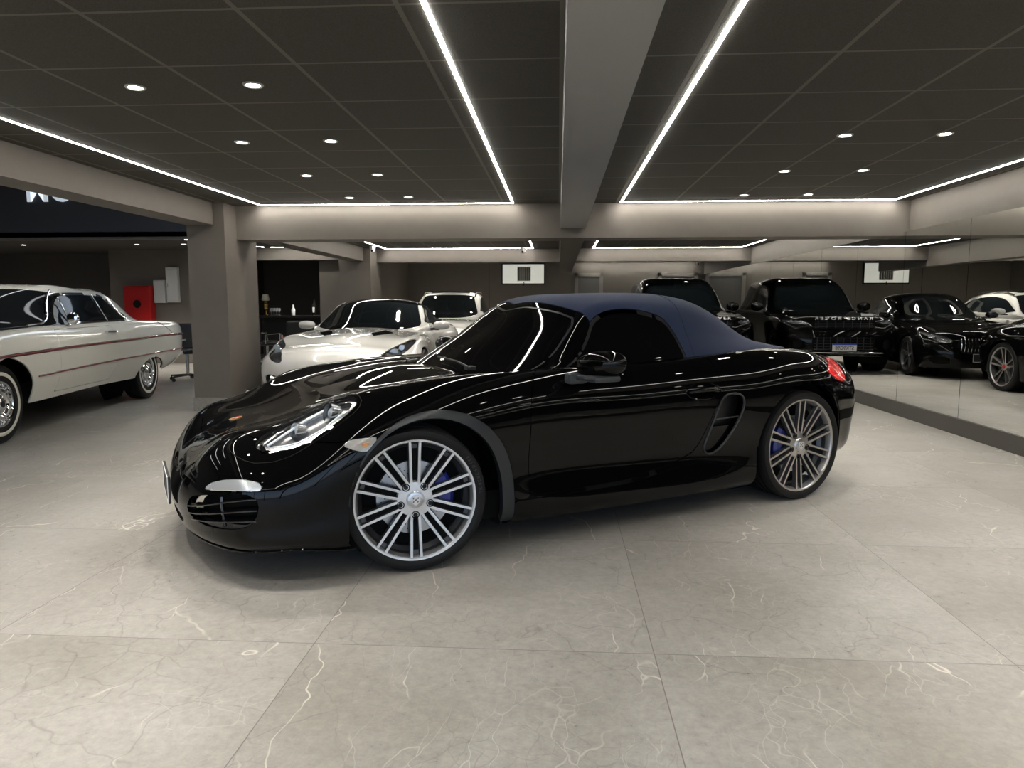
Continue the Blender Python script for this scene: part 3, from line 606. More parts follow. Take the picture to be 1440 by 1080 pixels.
MB_=dict(rows=[
 (-.5,[0,.34,.62,.76,.84,.875,.87,.82],[.80,.795,.77,.73,.65,.52,.34,.18]),
 (-.1,[0,.34,.64,.785,.865,.90,.89,.84],[.88,.875,.855,.83,.72,.56,.35,.18]),
 (.4,[0,.34,.66,.79,.865,.895,.885,.85],[.935,.93,.91,.88,.77,.58,.35,.18]),
 (.9,[0,.34,.66,.79,.86,.89,.88,.86],[.96,.955,.94,.91,.79,.6,.36,.18]),
 (1.8,[0,.34,.66,.79,.865,.895,.885,.865],[.97,.965,.95,.925,.80,.62,.37,.19]),
 (2.7,[0,.34,.66,.80,.875,.905,.89,.865],[.99,.985,.97,.94,.82,.64,.39,.19]),
 (3.2,[0,.34,.64,.78,.85,.88,.87,.83],[1.0,.995,.98,.945,.82,.64,.42,.24]),
 (3.5,[0,.32,.58,.70,.78,.82,.81,.78],[.99,.985,.97,.93,.81,.63,.43,.28])],
 nose=([-.77,-.79,-.80,-.81,-.82,-.835,-.83,-.80],[.72,.69,.66,.61,.53,.42,.30,.19]),
 tail=([3.72,3.75,3.77,3.78,3.79,3.8,3.78,3.7],[.96,.94,.91,.85,.75,.6,.45,.3]),
 cab=[([.80,.83,.95,1.0,1.0,1.0,1.0],[0,.33,.62,.68,.72,.745,.77],[1.04,1.035,.99,.975,.97,.955,.9]),
 ([1.1,1.13,1.25,1.3,1.3,1.3,1.3],[0,.31,.56,.63,.69,.745,.77],[1.21,1.20,1.15,1.12,1.05,.96,.9]),
 ([1.45,1.47,1.55,1.6,1.6,1.6,1.6],[0,.29,.50,.58,.66,.74,.77],[1.375,1.37,1.33,1.29,1.12,.965,.9]),
 (2.1,[0,.29,.48,.57,.66,.74,.77],[1.43,1.42,1.39,1.33,1.15,.975,.9]),
 (2.6,[0,.28,.46,.55,.64,.74,.77],[1.39,1.38,1.34,1.28,1.13,.985,.9]),
 (3.0,[0,.26,.42,.50,.59,.69,.73],[1.27,1.26,1.22,1.17,1.08,.99,.92]),
 (3.3,[0,.22,.35,.43,.51,.6,.65],[1.13,1.12,1.10,1.07,1.03,.98,.92])],
 cn=([.55,.53,.52,.51,.51,.51,.51],[.945,.93,.92,.91,.9,.89,.85]), ct=([3.55,3.55,3.55,3.55,3.55,3.55,3.55],[1.0,.99,.98,.97,.96,.95,.9]),
 wb=2.85,arch=(.33,.375,.375),win=[(1.02,1.0),(1.30,1.12),(1.62,1.27),(2.1,1.315),(2.6,1.27),(3.0,1.12),(3.05,1.02),(2.2,1.0)],
 door=[(.95,.97),(.9,.38),(1.0,.24),(1.95,.25),(2.02,1.0)],bonnet_x=.82,sill=.2)
SU=dict(MB_); SU.update(
 cab=[([.72,.75,.87,.92,.92,.92,.92],[0,.35,.66,.71,.74,.76,.78],[1.08,1.075,1.03,1.02,1.01,1.0,.9]),
 ([.98,1.01,1.13,1.18,1.18,1.18,1.18],[0,.33,.60,.665,.71,.76,.78],[1.26,1.255,1.21,1.18,1.10,1.0,.9]),
 ([1.28,1.30,1.38,1.43,1.43,1.43,1.43],[0,.32,.54,.615,.69,.76,.78],[1.425,1.42,1.39,1.35,1.18,1.01,.9]),
 (1.9,[0,.32,.52,.60,.69,.76,.78],[1.485,1.48,1.455,1.40,1.2,1.02,.9]),
 (2.5,[0,.31,.51,.59,.67,.75,.78],[1.46,1.455,1.43,1.37,1.19,1.03,.92]),
 (3.0,[0,.30,.47,.54,.63,.72,.76],[1.38,1.375,1.35,1.29,1.16,1.03,.94]),
 (3.3,[0,.27,.42,.49,.57,.66,.7],[1.23,1.22,1.20,1.16,1.1,1.03,.95])],
 cn=([.45,.43,.42,.41,.41,.41,.41],[.965,.95,.94,.93,.92,.91,.85]),
 win=[(.95,1.04),(1.18,1.17),(1.46,1.33),(1.95,1.385),(2.55,1.345),(3.02,1.23),(3.1,1.10),(2.2,1.04)],bonnet_x=.72)
IM=dict(rows=[
 (-.55,[0,.40,.70,.87,.935,.965,.94,.86],[.90,.905,.92,.915,.82,.65,.45,.31]),
 (0,[0,.40,.72,.89,.955,.985,.965,.89],[.94,.94,.945,.955,.85,.67,.46,.30]),
 (.6,[0,.40,.74,.90,.965,.99,.97,.90],[.965,.965,.97,.985,.87,.69,.48,.30]),
 (1.3,[0,.40,.74,.90,.97,.99,.965,.90],[.98,.98,.985,.995,.88,.70,.49,.31]),
 (2.1,[0,.40,.74,.90,.97,.99,.965,.90],[.98,.985,.99,1.0,.885,.71,.5,.31]),
 (2.8,[0,.40,.74,.905,.975,.995,.97,.90],[.985,.985,.99,1.003,.89,.72,.5,.30]),
 (3.5,[0,.40,.74,.90,.97,.99,.965,.89],[.975,.975,.98,.985,.88,.72,.50,.33]),
 (4.15,[0,.40,.72,.89,.955,.97,.94,.85],[.955,.955,.96,.965,.87,.72,.51,.40])],
 nose=([-.84,-.85,-.85,-.86,-.87,-.87,-.85,-.80],[.87,.865,.86,.85,.77,.62,.47,.36]),
 tail=([4.50,4.52,4.53,4.55,4.62,4.60,4.54,4.45],[.93,.925,.92,.91,.84,.70,.52,.43]),
 cab=[([.85,.92,1.16,1.22,1.23,1.23,1.23],[0,.38,.70,.745,.76,.77,.79],[1.10,1.09,1.04,1.02,1.01,.99,.93]),
 ([1.1,1.15,1.34,1.39,1.40,1.40,1.40],[0,.37,.63,.69,.73,.77,.80],[1.24,1.235,1.19,1.165,1.08,1.0,.93]),
 ([1.42,1.44,1.52,1.56,1.56,1.56,1.56],[0,.36,.57,.645,.715,.78,.8],[1.375,1.37,1.345,1.305,1.14,1.005,.93]),
 (2.1,[0,.36,.56,.64,.715,.78,.8],[1.405,1.40,1.38,1.335,1.15,1.01,.93]),
 (2.65,[0,.36,.56,.63,.705,.78,.8],[1.38,1.375,1.355,1.305,1.14,1.01,.93]),
 (3.05,[0,.34,.54,.61,.68,.76,.78],[1.25,1.245,1.23,1.19,1.09,1.0,.93]),
 (3.4,[0,.30,.50,.57,.64,.71,.74],[1.09,1.085,1.08,1.06,1.02,.98,.92])],
 cn=([.62,.61,.60,.60,.60,.60,.60],[.975,.965,.955,.95,.94,.93,.9]), ct=([3.75,3.75,3.75,3.75,3.75,3.75,3.75],[.985,.98,.975,.97,.96,.95,.9]),
 wb=3.10,arch=(.345,.40,.40),win=[(1.24,1.015),(1.44,1.29),(1.62,1.312),(2.27,1.318),(2.50,1.29),(2.66,1.20),(2.99,1.02),(2.2,1.018)],
 door=[(.86,.96),(.84,.55),(.80,.36),(1.95,.36),(2.10,.50),(2.17,.82),(2.05,.97)],bonnet_x=.55,sill=.3)
def build_car(name,label,cat,loc,rz,sp,paint,roof=None,glass=None,wheel=None,track=None,step=.035,fine=.03,ellipse_rear=None,group=None,lamps=None,grille=None,vents=None,side_y=.5,win_trim=None,rear_lamps=None,blacktrim=None):
    O=thing(name,label,cat,loc,rz,group); roof=roof or paint; glass=glass or GLASSD()
    B=Net(build_net(sp['rows'],sp['nose'],sp['tail'])); C=Net(build_net(sp['cab'],sp['cn'],sp['ct'],lin=True))
    az,ar,arr=sp['arch']; wb=sp['wb']; side=lambda p:p[:,1]>side_y
    def arch(p):
        a=arch_d(p[:,0],p[:,2],.02,az)-ar
        if ellipse_rear:
            cx,cz,rx,rz_=ellipse_rear; r=np.where(p[:,2]>cz,np.hypot((p[:,0]-cx)/rx,(p[:,2]-cz)/rz_)-1,np.abs(p[:,0]-cx)/rx-1)*rz_
        else: r=arch_d(p[:,0],p[:,2],wb,az)-arr
        return np.where(side(p),np.minimum(a,r),1.)
    fx=.25
    def front(poly):   # region seen from the front: (|y|, z)
        q=poly
        return lambda p: np.where(p[:,0]<fx,sdf(q,p[:,1],p[:,2]),-1.)
    fl=[front(q) for _,q,_ in (lamps or [])]; fg=[front(q) for _,q,_ in (grille or [])]
    rl=[(lambda p,q=q: np.where(p[:,0]>wb+.4,sdf(q,p[:,1],p[:,2]),-1.)) for q in (rear_lamps or [])]
    cut=lambda p: np.minimum.reduce([-f(p) for f in fl+fg+rl]+[np.ones(len(p))])-.001
    g=.004; bx=sp['bonnet_x']; yb=sp['rows'][1][1][3]-.035; nx=sp['nose'][0][0]+.10
    bon=lambda p: np.minimum.reduce([bx-p[:,0],yb-p[:,1],p[:,0]-nx,p[:,2]-sp['nose'][1][0]-.01])
    dr=sp['door']; door=lambda p: np.where(side(p),sdf(dr,p[:,0],p[:,2]),-1.)
    def panel(nm,f,m,S=B,**k):
        k.setdefault('step',step); V,F,N=patch(S,f,**k); return raw(nm,V,F,m,O,N) if F else None
    body=panel('body_shell',lambda u,v,p: np.minimum.reduce([-bon(p)-g/2,-door(p)-g/2,arch(p),cut(p)]),paint)
    panel('bonnet',lambda u,v,p: np.minimum.reduce([bon(p)-g/2,cut(p)]),paint)
    for sd in (-1,1): panel('door',lambda u,v,p: np.minimum.reduce([door(p)-g/2,arch(p)]),paint,sides=(sd,))
    panel('inner_shell',lambda u,v,p: np.minimum(arch(p)-.004,1),MATTE(),step=.07,skirt=0,off=-.03)
    b=wheel_well(.02,az,ar+.004,.80,.45,O); b2=wheel_well(wb,az,arr+.004,.80,.45,O) if not ellipse_rear else wheel_well(wb,az-.02,.40,.80,.45,O); b.add(b2.V,b2.F); b.box((wb/2,0,sp['sill']+.08),(wb+.6,1.45,.16)); b.build('underbody',MATTE(),O)
    # glazing and roof
    u0,u1=C.u[0],C.u[3+ (len(sp['cab'])-len(sp['cab']))]
    uh=C.u[4+2]; vA=C.v[2]
    wsf=lambda u,v: np.minimum(uh-.02-u,vA-.01-v); wn=chaikin(sp['win'],1)
    winf=lambda p: np.where(p[:,1]>.35,sdf(wn,p[:,0],p[:,2]),-1.)
    ur=C.u[-4-3]+ .04
    bw=lambda u,v: np.minimum(u-ur,C.v[2]-.03-v)
    panel('windscreen',lambda u,v,p: wsf(u,v)-.004,glass,S=C)
    panel('rear_window',lambda u,v,p: np.minimum(bw(u,v)-.004,C.umax-.05-u),glass,S=C)
    panel('roof',lambda u,v,p: np.minimum.reduce([-wsf(u,v),-bw(u,v),-winf(p),u-uh+.02]),roof,S=C)
    panel('pillar_trim',lambda u,v,p: np.minimum.reduce([-wsf(u,v),-winf(p),uh-.02-u]),blacktrim or paint,S=C)
    for sd in (-1,1):
        w=panel('side_window',lambda u,v,p: winf(p)-.004,glass,S=C,sides=(sd,))
        if win_trim:
            # bright trim following the window outline
            V,F,N=patch(C,lambda u,v,p: np.minimum.reduce([winf(p)+.020,.004-winf(p),p[:,0]-1.46]),sides=(sd,),step=.018,off=.006,skirt=.01); raw('window_trim',V,F,win_trim,w,N)
    for nm,q,m in (lamps or []):
        f=front(q)
        for sd in (-1,1):
            h=panel(nm,lambda u,v,p: f(p)-.003,m,sides=(sd,),off=-.025,skirt=0,step=fine)
            panel_l=patch(B,lambda u,v,p: f(p)-.001,sides=(sd,),off=.001,skirt=.02,step=fine)
            if panel_l[1]: raw('lamp_lens',panel_l[0],panel_l[1],lens_mat(),h,panel_l[2])
    for nm,q,m in (grille or []):
        f=front(q)
        for sds in (((1,-1),) if min(a for a,_ in q)<0.05 else ((1,),(-1,))): panel(nm,lambda u,v,p: f(p)-.001,m,off=-.03,skirt=.0,step=fine,sides=sds)
    for f in rl:
        panel('tail_lamp',lambda u,v,p: f(p)-.002,mat('red_lens',(.62,.01,.015),.08,coat=1.),off=.003,step=fine)
    O2=dict(O=O,B=B,C=C)
    if wheel:
        w,yy,rzz=wheel; w.parent=O; w.location=(.0,-yy,rzz)
        for x,s in ((0,1),(wb,-1),(wb,1)):
            c=copy_tree(w,O); c.location=(x,s*yy,rzz); c.rotation_euler=(0,0,PI if s>0 else 0)
    return O2
def door_mirror(O,x,y,z,m,sx=.10,sy=.125,sz=.07,foot=None):
    for sd in (-1,1):
        V=[];F=[];n,k=20,10
        for j in range(k+1):
            t=PI*j/k-PI/2
            for i in range(n):
                a=2*PI*i/n; V.append((x+sx*math.cos(a)*max(math.cos(t),0)**.6*(1-.2*math.sin(t)),sd*(y+sy*math.sin(t)),z+sz*math.sin(a)*max(math.cos(t),0)**.6))
        for j in range(k):
            for i in range(n): F.append((j*n+i,j*n+(i+1)%n,j*n+n+(i+1)%n,j*n+n+i))
        b=MB(); b.add(V,F,0,True); mr=b.build('wing_mirror',m,O)
        b=MB(); b.box((x+.01,sd*(y-sy*.9),z-sz*.8),(.07,.14,.035),bev=.01); b.build('mirror_foot',foot or SATIN(),mr)
        b=MB(); b.box((x+sx*.8,sd*y,z),(.01,sy*1.4,sz*1.3),bev=.004); b.build('mirror_glass',CHROME(),mr)
def plate(O,x,z,txt,w=.40,h=.13,base=None,fg=None,strip=None,size=.085,y0=0):
    b=MB(); b.box((x,y0,z),(.012,w,h),bev=.003); pl=b.build('number_plate',base,O)
    if strip: b=MB(); b.box((x-.007,y0,z+h/2-.012),(.003,w,.024)); b.build('plate_band',strip,pl)
    V,F=text_mesh(txt,size,.001,sx=.92)
    # read from the front: text x -> -y... facing -x
    V=[(x-.008-v[2],y0-v[0],z-(.012 if strip else 0)+v[1]) for v in V]
    raw('plate_characters',V,F,fg,pl); return pl
def build_others():
    white=mat('white_paint',(.56,.55,.52),.25,coat=1.,coat_rough=.03); cream=mat('cream_paint',(.68,.665,.60),.25,coat=1.,coat_rough=.03)
    P=BLACKP(); gl=mat('dark_glass',(.006,.008,.009),.03,spec=.6); lamph=mat('lamp_grey',(.25,.26,.27),.2,metal=.8)
    H=-PI/2
    # ---- white sports coupe with black roof
    lampq=[('headlamp',chaikin([(.53,.56),(.66,.57),(.78,.66),(.84,.78),(.80,.81),(.70,.765),(.58,.69)],1),mat('lamp_black',(.02,.02,.022),.2,metal=.3))]
    gr=[('front_grille',chaikin([(-.1,.50),(.40,.50),(.47,.44),(.44,.32),(.30,.27),(-.1,.27)],1),MATTE()),('side_intake',chaikin([(.56,.42),(.76,.44),(.78,.33),(.60,.28)],1),MATTE())]
    w=wheel_five(SILVER(),.34,.27,.12)
    K=build_car('sports_coupe','white sports coupe with black roof parked beside the grey column','car',(-2.50,8.42,0),PI/2,FT,white,roof=P,glass=gl,wheel=(w,.80,.335),lamps=lampq,grille=gr,step=.03,fine=.02,rear_lamps=[chaikin([(.5,.80),(.9,.82),(.9,.74),(.5,.74)],1)],blacktrim=white)
    O=K['O']; B=K['B']; door_mirror(O,1.14,.93,.93,white,sx=.08,sy=.11,sz=.06)
    for sd in (-1,1):
        # bonnet vents and lamp details
        vp=[(-.02,.30),(.10,.24),(.40,.34),(.30,.46)]
        V,F,N=patch(B,lambda u,v,p: np.where(p[:,2]>.7,sdf(vp,p[:,0],p[:,1]),-1.),sides=(sd,),off=.010,step=.014,skirt=.012); raw('bonnet_vent',V,F,mat('vent_dark',(.006,.006,.006),.95,spec=0.),O,N)
        q=MB(); q.cyl((-.50,sd*.66,.665),(-.56,sd*.66,.665),.045,24); q.cyl((-.40,sd*.73,.72),(-.45,sd*.73,.72),.03,20); q.build('lamp_projector',mat('projector_glass',(.55,.62,.7),.05,coat=1.,metal=.5),O)
    q=MB(); q.box((-.845,0,.40),(.02,.8,.012)); q.box((-.84,0,.46),(.02,.8,.01)); q.build('grille_bar',MATTE(),O)
    q=MB(); q.tube([(1.0,-.55,.955),(.86,-.2,.985),(.84,.1,.99)],.006,6); q.build('wiper',SATIN(),O)
    # ---- black coupe behind the roadster, seen in the mirror
    w=wheel_five(mat('dim_warm_alloy',(.62,.60,.58),.3,metal=1.),.345,.275,.125,cap=mat('cap_red',(.5,.03,.03),.3))
    K=build_car('sports_coupe','black coupe hidden behind the roadster, showing a silver wheel in the mirror','car',(.30,7.75,0),PI/2,FT,P,glass=GLASSD(),wheel=(w,.81,.34),lamps=lampq,grille=gr)
    door_mirror(K['O'],1.12,.97,.95,P)
    # ---- compact white crossover
    w=wheel_five(DKGREY(),.335,.25,.115)
    lq=[('headlamp',chaikin([(.50,.66),(.70,.68),(.80,.77),(.78,.80),(.62,.78),(.50,.72)],1),lamph)]
    gq=[('front_grille',chaikin([(-.1,.70),(.38,.70),(.42,.62),(.36,.48),(-.1,.46)],1),MATTE()),('side_intake',chaikin([(.5,.38),(.78,.40),(.78,.30),(.5,.27)],1),MATTE())]
    K=build_car('crossover','compact white crossover with a dark sunroof at the back of the hall','car',(-2.30,13.75,0),PI/2,SU,white,glass=gl,wheel=(w,.78,.335),lamps=lq,grille=gq)
    O=K['O']; door_mirror(O,1.12,.98,1.07,white)
    q=MB(); q.box((1.85,0,1.482),(.85,.84,.025),bev=.012); q.build('sunroof',gl,O)
    for sd in (-1,1): q=MB(); q.tube([(1.35,sd*.55,1.41),(1.6,sd*.56,1.47),(2.4,sd*.55,1.48),(2.8,sd*.53,1.44)],.012,8); q.build('roof_rail',SATIN(),O)
    # ---- luxury off-roader
    w=wheel_five(DKGREY(),.385,.29,.135)
    lq=[('headlamp',chaikin([(.60,.87),(.80,.88),(.93,.91),(.93,.965),(.80,.96),(.62,.935)],1),lamph)]
    gq=[('front_grille',chaikin([(-.1,.95),(.50,.945),(.55,.90),(.50,.80),(-.1,.80)],1),MATTE()),('lower_intake',chaikin([(-.1,.66),(.48,.66),(.54,.60),(.50,.42),(-.1,.42)],1),MATTE()),('side_intake',chaikin([(.66,.60),(.82,.62),(.82,.44),(.68,.42)],1),MATTE())]
    K=build_car('off_roader','tall black off-roader with chrome bonnet lettering parked against the mirror wall','car',(2.50,13.45,0),PI/2+math.radians(2),RV,P,glass=gl,wheel=(w,.83,.385),lamps=lq,grille=gq,step=.035,fine=.02)
    O=K['O']; door_mirror(O,1.08,1.02,1.17,P,sx=.09,sy=.12,sz=.09)
    ch=mat('badge_silver',(.5,.5,.5),.35,metal=.2)
    V,F=text_mesh('RANGE ROVER',.066,.006,sx=1.5,spacing=1.6)
    # curved round the bonnet edge
    V=[(-.842-v[2]+.16*(v[0]*v[0])+(v[1]+.03)*.35-.012,-v[0]*1.0,.968+v[1]) for v in V]; raw('bonnet_lettering',V,F,ch,O)
    q=MB()
    for i in range(4): q.box((-.835+0*i,0,.825+.032*i),(.03,.96,.006))
    for y in (-.42,-.28,-.14,0,.14,.28,.42): q.box((-.83,y,.87),(.02,.006,.12))
    q.build('grille_mesh',mat('grille_dark_metal',(.045,.045,.048),.35,metal=.9),O)
    q=MB()
    for i in range(5): q.box((-.865,0,.44+.048*i),(.02,.96,.010))
    for i in range(9): q.box((-.865,-.44+.11*i,.54),(.02,.008,.22))
    q.build('lower_mesh',mat('grille_dark_metal'),O)
    q=MB(); q.box((-.88,0,.385),(.03,1.3,.02),bev=.006); q.build('bumper_strip',CHROME(),O)
    plate(O,-.905,.475,'STK9G98',base=mat('plate_white',(.7,.7,.7),.4),fg=MATTE(),strip=mat('plate_blue',(.02,.06,.5),.4))
    for sd in (-1,1):
        q=MB(); 
        for i in range(3): q.box((-.70+.05*i,sd*(.68+.07*i),.93),(.03,.04,.03),bev=.008)
        q.build('lamp_module',mat('projector_glass'),O)
    # ---- saloon with upright grille bars
    w=wheel_five(DKGREY(),.335,.26,.115,style='single')
    lq=[('headlamp',chaikin([(.46,.60),(.60,.58),(.76,.66),(.84,.77),(.80,.79),(.64,.73),(.48,.67)],1),lamph)]
    gq=[('front_grille',chaikin([(-.1,.68),(.34,.68),(.41,.60),(.38,.46),(.30,.42),(-.1,.42)],1),MATTE()),('side_intake',chaikin([(.5,.36),(.78,.38),(.78,.27),(.5,.24)],1),MATTE())]
    K=build_car('saloon_car','black saloon with upright chrome grille bars, seen in the mirror beside the off-roader','car',(.56,12.58,0),PI/2+math.radians(6),MB_,P,glass=gl,wheel=(w,.78,.335),lamps=lq,grille=gq,step=.035,fine=.02)
    O=K['O']; door_mirror(O,1.10,.915,1.02,P,sx=.08,sy=.10,sz=.06)
    for i in range(15):
        y=-.35+.05*i; q=MB(); q.tube([(-.795+.06*y*y,y,.44+abs(y)*.06),(-.83+.12*y*y,y,.55),(-.80+.12*y*y,y,.665-abs(y)*.03)],.008,6); q.build('grille_bar',CHROME(),O)
    q=MB(); q.lathe([(.055,0),(.048,.008),(.04,.004)],32,axis='x',c=(-.845,0,.55)); 
    for k in range(3): a=PI/2+k*2*PI/3; q.cyl((-.845,0,.55),(-.845,.05*math.cos(a),.55+.05*math.sin(a)),.006,6)
    q.build('grille_emblem',CHROME(),O)
    pl=plate(O,-.865,.36,'L.L.L',base=mat('plate_dark',(.02,.021,.024),.4),fg=mat('plate_white'),size=.07)
    b=MB()
    for c,d in (((-.873,0,.422),(.003,.40,.006)),((-.873,0,.298),(.003,.40,.006)),((-.873,.198,.36),(.003,.006,.13)),((-.873,-.198,.36),(.003,.006,.13))): b.box(c,d)
    b.build('plate_border',mat('plate_white'),pl)
    # ---- 1960s hardtop
    w=build_classic_wheel()
    K=build_car('classic_coupe','cream 1960s two-door hardtop with red side stripe and whitewall tyres','car',(-5.70,5.66,0),math.radians(99.1),IM,cream,roof=mat('cream_paint'),glass=mat('classic_glass',(.008,.009,.010),.05,spec=.22),wheel=(w,.80,.345),step=.03,side_y=.6,ellipse_rear=(3.13,.27,.45,.262),win_trim=CHROME(),blacktrim=mat('classic_glass'),
        rear_lamps=[chaikin([(.35,.80),(.92,.82),(.93,.70),(.35,.68)],1)],grille=[('front_grille',[(-.1,.78),(.90,.78),(.92,.58),(-.1,.58)],mat('grille_dark_metal'))])
    O=K['O']; B=K['B']; C=K['C']
    def side_pts(S,xs,zs,off,sd):
        us=np.linspace(0,S.umax,700); vs=np.linspace(S.v[3]*.9,S.vmax,260); G=S.grid(us,vs); out=[]
        UU,VV=np.meshgrid(us,vs)
        for x,z in zip(xs,zs):
            d=(G[...,0]-x)**2+(G[...,2]-z)**2+np.where(G[...,1]<.3,9,0); i=np.unravel_index(d.argmin(),d.shape)
            n=S.nrm(UU[i][None],VV[i][None])[0]; p=G[i]+n*off; out.append((p[0],p[1]*sd,p[2]))
        return out
    red=mat('red_stripe',(.20,.02,.025),.35)
    for sd in (-1,1):
        X,mb=tube_on(C,[(a,C.v[2]) for a in np.linspace(C.u[3]+.02,C.u[6]+.02,12)],.010,.004,sd,closed=False,n=8); mb.build('windscreen_pillar',CHROME(),O)
        xs=np.linspace(-.7,4.45,60); V=side_pts(B,xs,np.interp(xs,[-.7,0,.9,2.2,3.6,4.45],[.735,.757,.775,.787,.80,.79]),.004,sd)
        b=MB(); b.tube(V,.009,6); b.build('side_stripe',red,O)
        b=MB(); b.tube([(x,y,z+.011) for x,y,z in V],.004,6); b.tube([(x,y,z-.011) for x,y,z in V],.004,6); b.build('stripe_moulding',CHROME(),O)
        xs=np.linspace(.46,4.50,50); V=side_pts(B,xs,np.interp(xs,[.46,.9,2.2,4.5],[.542,.553,.574,.59]),.004,sd)
        b=MB(); b.tube(V,.007,6); b.build('lower_stripe',red,O)
        b=MB(); b.tube([(x,y,z+.009) for x,y,z in V],.003,6); b.build('lower_moulding',CHROME(),O)
        V=side_pts(B,[1.86,1.93,2.03,2.10],[.895]*4,.02,sd); b=MB(); b.tube(V,[.010,.012,.012,.008],8); b.cyl(V[0],(V[0][0],V[0][1]-sd*.03,V[0][2]),.012,10); b.cyl(V[3],(V[3][0],V[3][1]-sd*.03,V[3][2]),.010,10); b.build('door_handle',CHROME(),O)
        b=MB(); b.lathe([(.0,-.03),(.05,-.022),(.062,.0),(.058,.02),(.0,.025)],24,axis='x',c=(1.20,sd*.95,1.065)); b.tube([(1.16,sd*.87,.985),(1.19,sd*.93,1.0),(1.2,sd*.95,1.03)],.009,8); b.build('wing_mirror',CHROME(),O)
        V=side_pts(B,[4.02,4.36],[.70,.70],.004,sd)
        p0=V[1]; b=MB(); b.lathe([(.016,0),(.020,-.004 if sd<0 else .004),(.012,0)],16,c=p0); b.build('wing_emblem',CHROME(),O)
        tv,tf=text_mesh('IMPALA',.03,.002,spacing=1.6); c=V[0]; tv=[((4.17+v[0]*(1 if sd<0 else -1)),V[0][1]+(-v[2] if sd<0 else v[2]),.70+v[1]) for v in tv]; raw('wing_script',tv,tf,CHROME(),O)
        q=[(1.40,1.29),(1.42,1.02)]
        b=MB(); b.tube([(1.445,sd*.69,1.285),(1.50,sd*.775,1.015)],.008,6); b.build('quarter_light_bar',CHROME(),O)
        b=MB(); b.tube([(2.25,sd*.655,1.32),(2.33,sd*.78,1.015)],.007,6); b.build('window_pillar',CHROME(),O)
        b=MB(); b.tube(side_pts(B,[3.43,3.5,3.6,3.68,3.72],[.975,.95,.90,.85,.80],.003,sd),.003,5); b.build('wing_seam',MATTE(),O)
        b=MB(); b.lathe([(.0,.0),(.085,.0),(.09,-.02),(.0,-.03)],24,axis='x',c=(-.86,sd*.62,.68)); b.lathe([(.0,.0),(.085,.0),(.09,-.02),(.0,-.03)],24,axis='x',c=(-.86,sd*.82,.68)); b.build('headlamp',mat('running_lens',(.9,.9,.9),.1,coat=1.),O)
    b=MB(); b.box((4.60,0,.50),(.10,1.64,.13),bev=.04); b.build('rear_bumper',CHROME(),O)
    b=MB(); b.box((-.93,0,.46),(.12,1.9,.15),bev=.045); b.build('front_bumper',CHROME(),O)
    b=MB(); 
    for s in (-.45,-.25,-.05,.15): b.cyl((1.05,s,.9),(1.05,s,.9001),.001,4)
    # steering wheel and dash inside are hidden by the dark glass
def build_classic_wheel():
    b=MB(); chrome=CHROME()
    b.lathe([(.205,-.085),(.200,-.10),(.185,-.098),(.178,-.08),(.15,-.085),(.135,-.102),(.11,-.105),(.095,-.092),(.075,-.10),(.055,-.115),(.03,-.12),(.0,-.121)],72)
    for k in range(24):
        a=2*PI*k/24; b.box((.155*math.cos(a),-.090,.155*math.sin(a)),(.035,.01,.010),rot=Matrix.Rotation(-a,3,'Y'))
    w=b.build('wheel',chrome)
    tyre_mb(.345,.205,.105).build('tyre',RUBBER(),w)
    q=MB(); q.lathe([(.245,-.1015),(.250,-.1065),(.275,-.1075),(.280,-.1035)],96); q.build('whitewall_band',mat('whitewall',(.62,.60,.52),.6),w)
    q=MB(); q.lathe([(.206,-.06),(.0,-.06)],32); q.build('wheel_back',MATTE(),w)
    q=MB(); q.lathe([(.03,-.1205),(.0,-.1225)],24); q.build('hub_emblem',mat('emblem_black',(.02,.02,.02),.3),w)
    return w
def wallpaint():
    if 'wall_paint' in MATS: return MATS['wall_paint']
    m=mat('wall_paint',(.16,.143,.124),.62,spec=.35); n=node(m,'ShaderNodeTexNoise'); n.inputs['Scale'].default_value=6; n.inputs['Detail'].default_value=3
    g=node(m,'ShaderNodeNewGeometry'); link(m,g.outputs['Position'],n.inputs['Vector']); r=node(m,'ShaderNodeValToRGB'); r.color_ramp.elements[0].color=(.150,.134,.115,1); r.color_ramp.elements[1].color=(.172,.153,.132,1)
    link(m,n.outputs['Fac'],r.inputs['Fac']); link(m,r.outputs['Color'],bsdf(m).inputs['Base Color']); return m
def math_node(m,op,a,b=None,c=None,clamp=False):
    n=node(m,'ShaderNodeMath',operation=op); n.use_clamp=clamp
    for i,v in enumerate((a,b,c)):
        if v is None: continue
        if isinstance(v,(int,float)): n.inputs[i].default_value=v
        else: link(m,v,n.inputs[i])
    return n.outputs[0]
def mixc(m,fac,a,b):
    n=node(m,'ShaderNodeMix',data_type='RGBA')
    for s,v in ((0,fac),(6,a),(7,b)):
        if isinstance(v,tuple): n.inputs[s].default_value=(*v,1)
        elif isinstance(v,(int,float)): n.inputs[s].default_value=v
        else: link(m,v,n.inputs[s])
    return n.outputs[2]
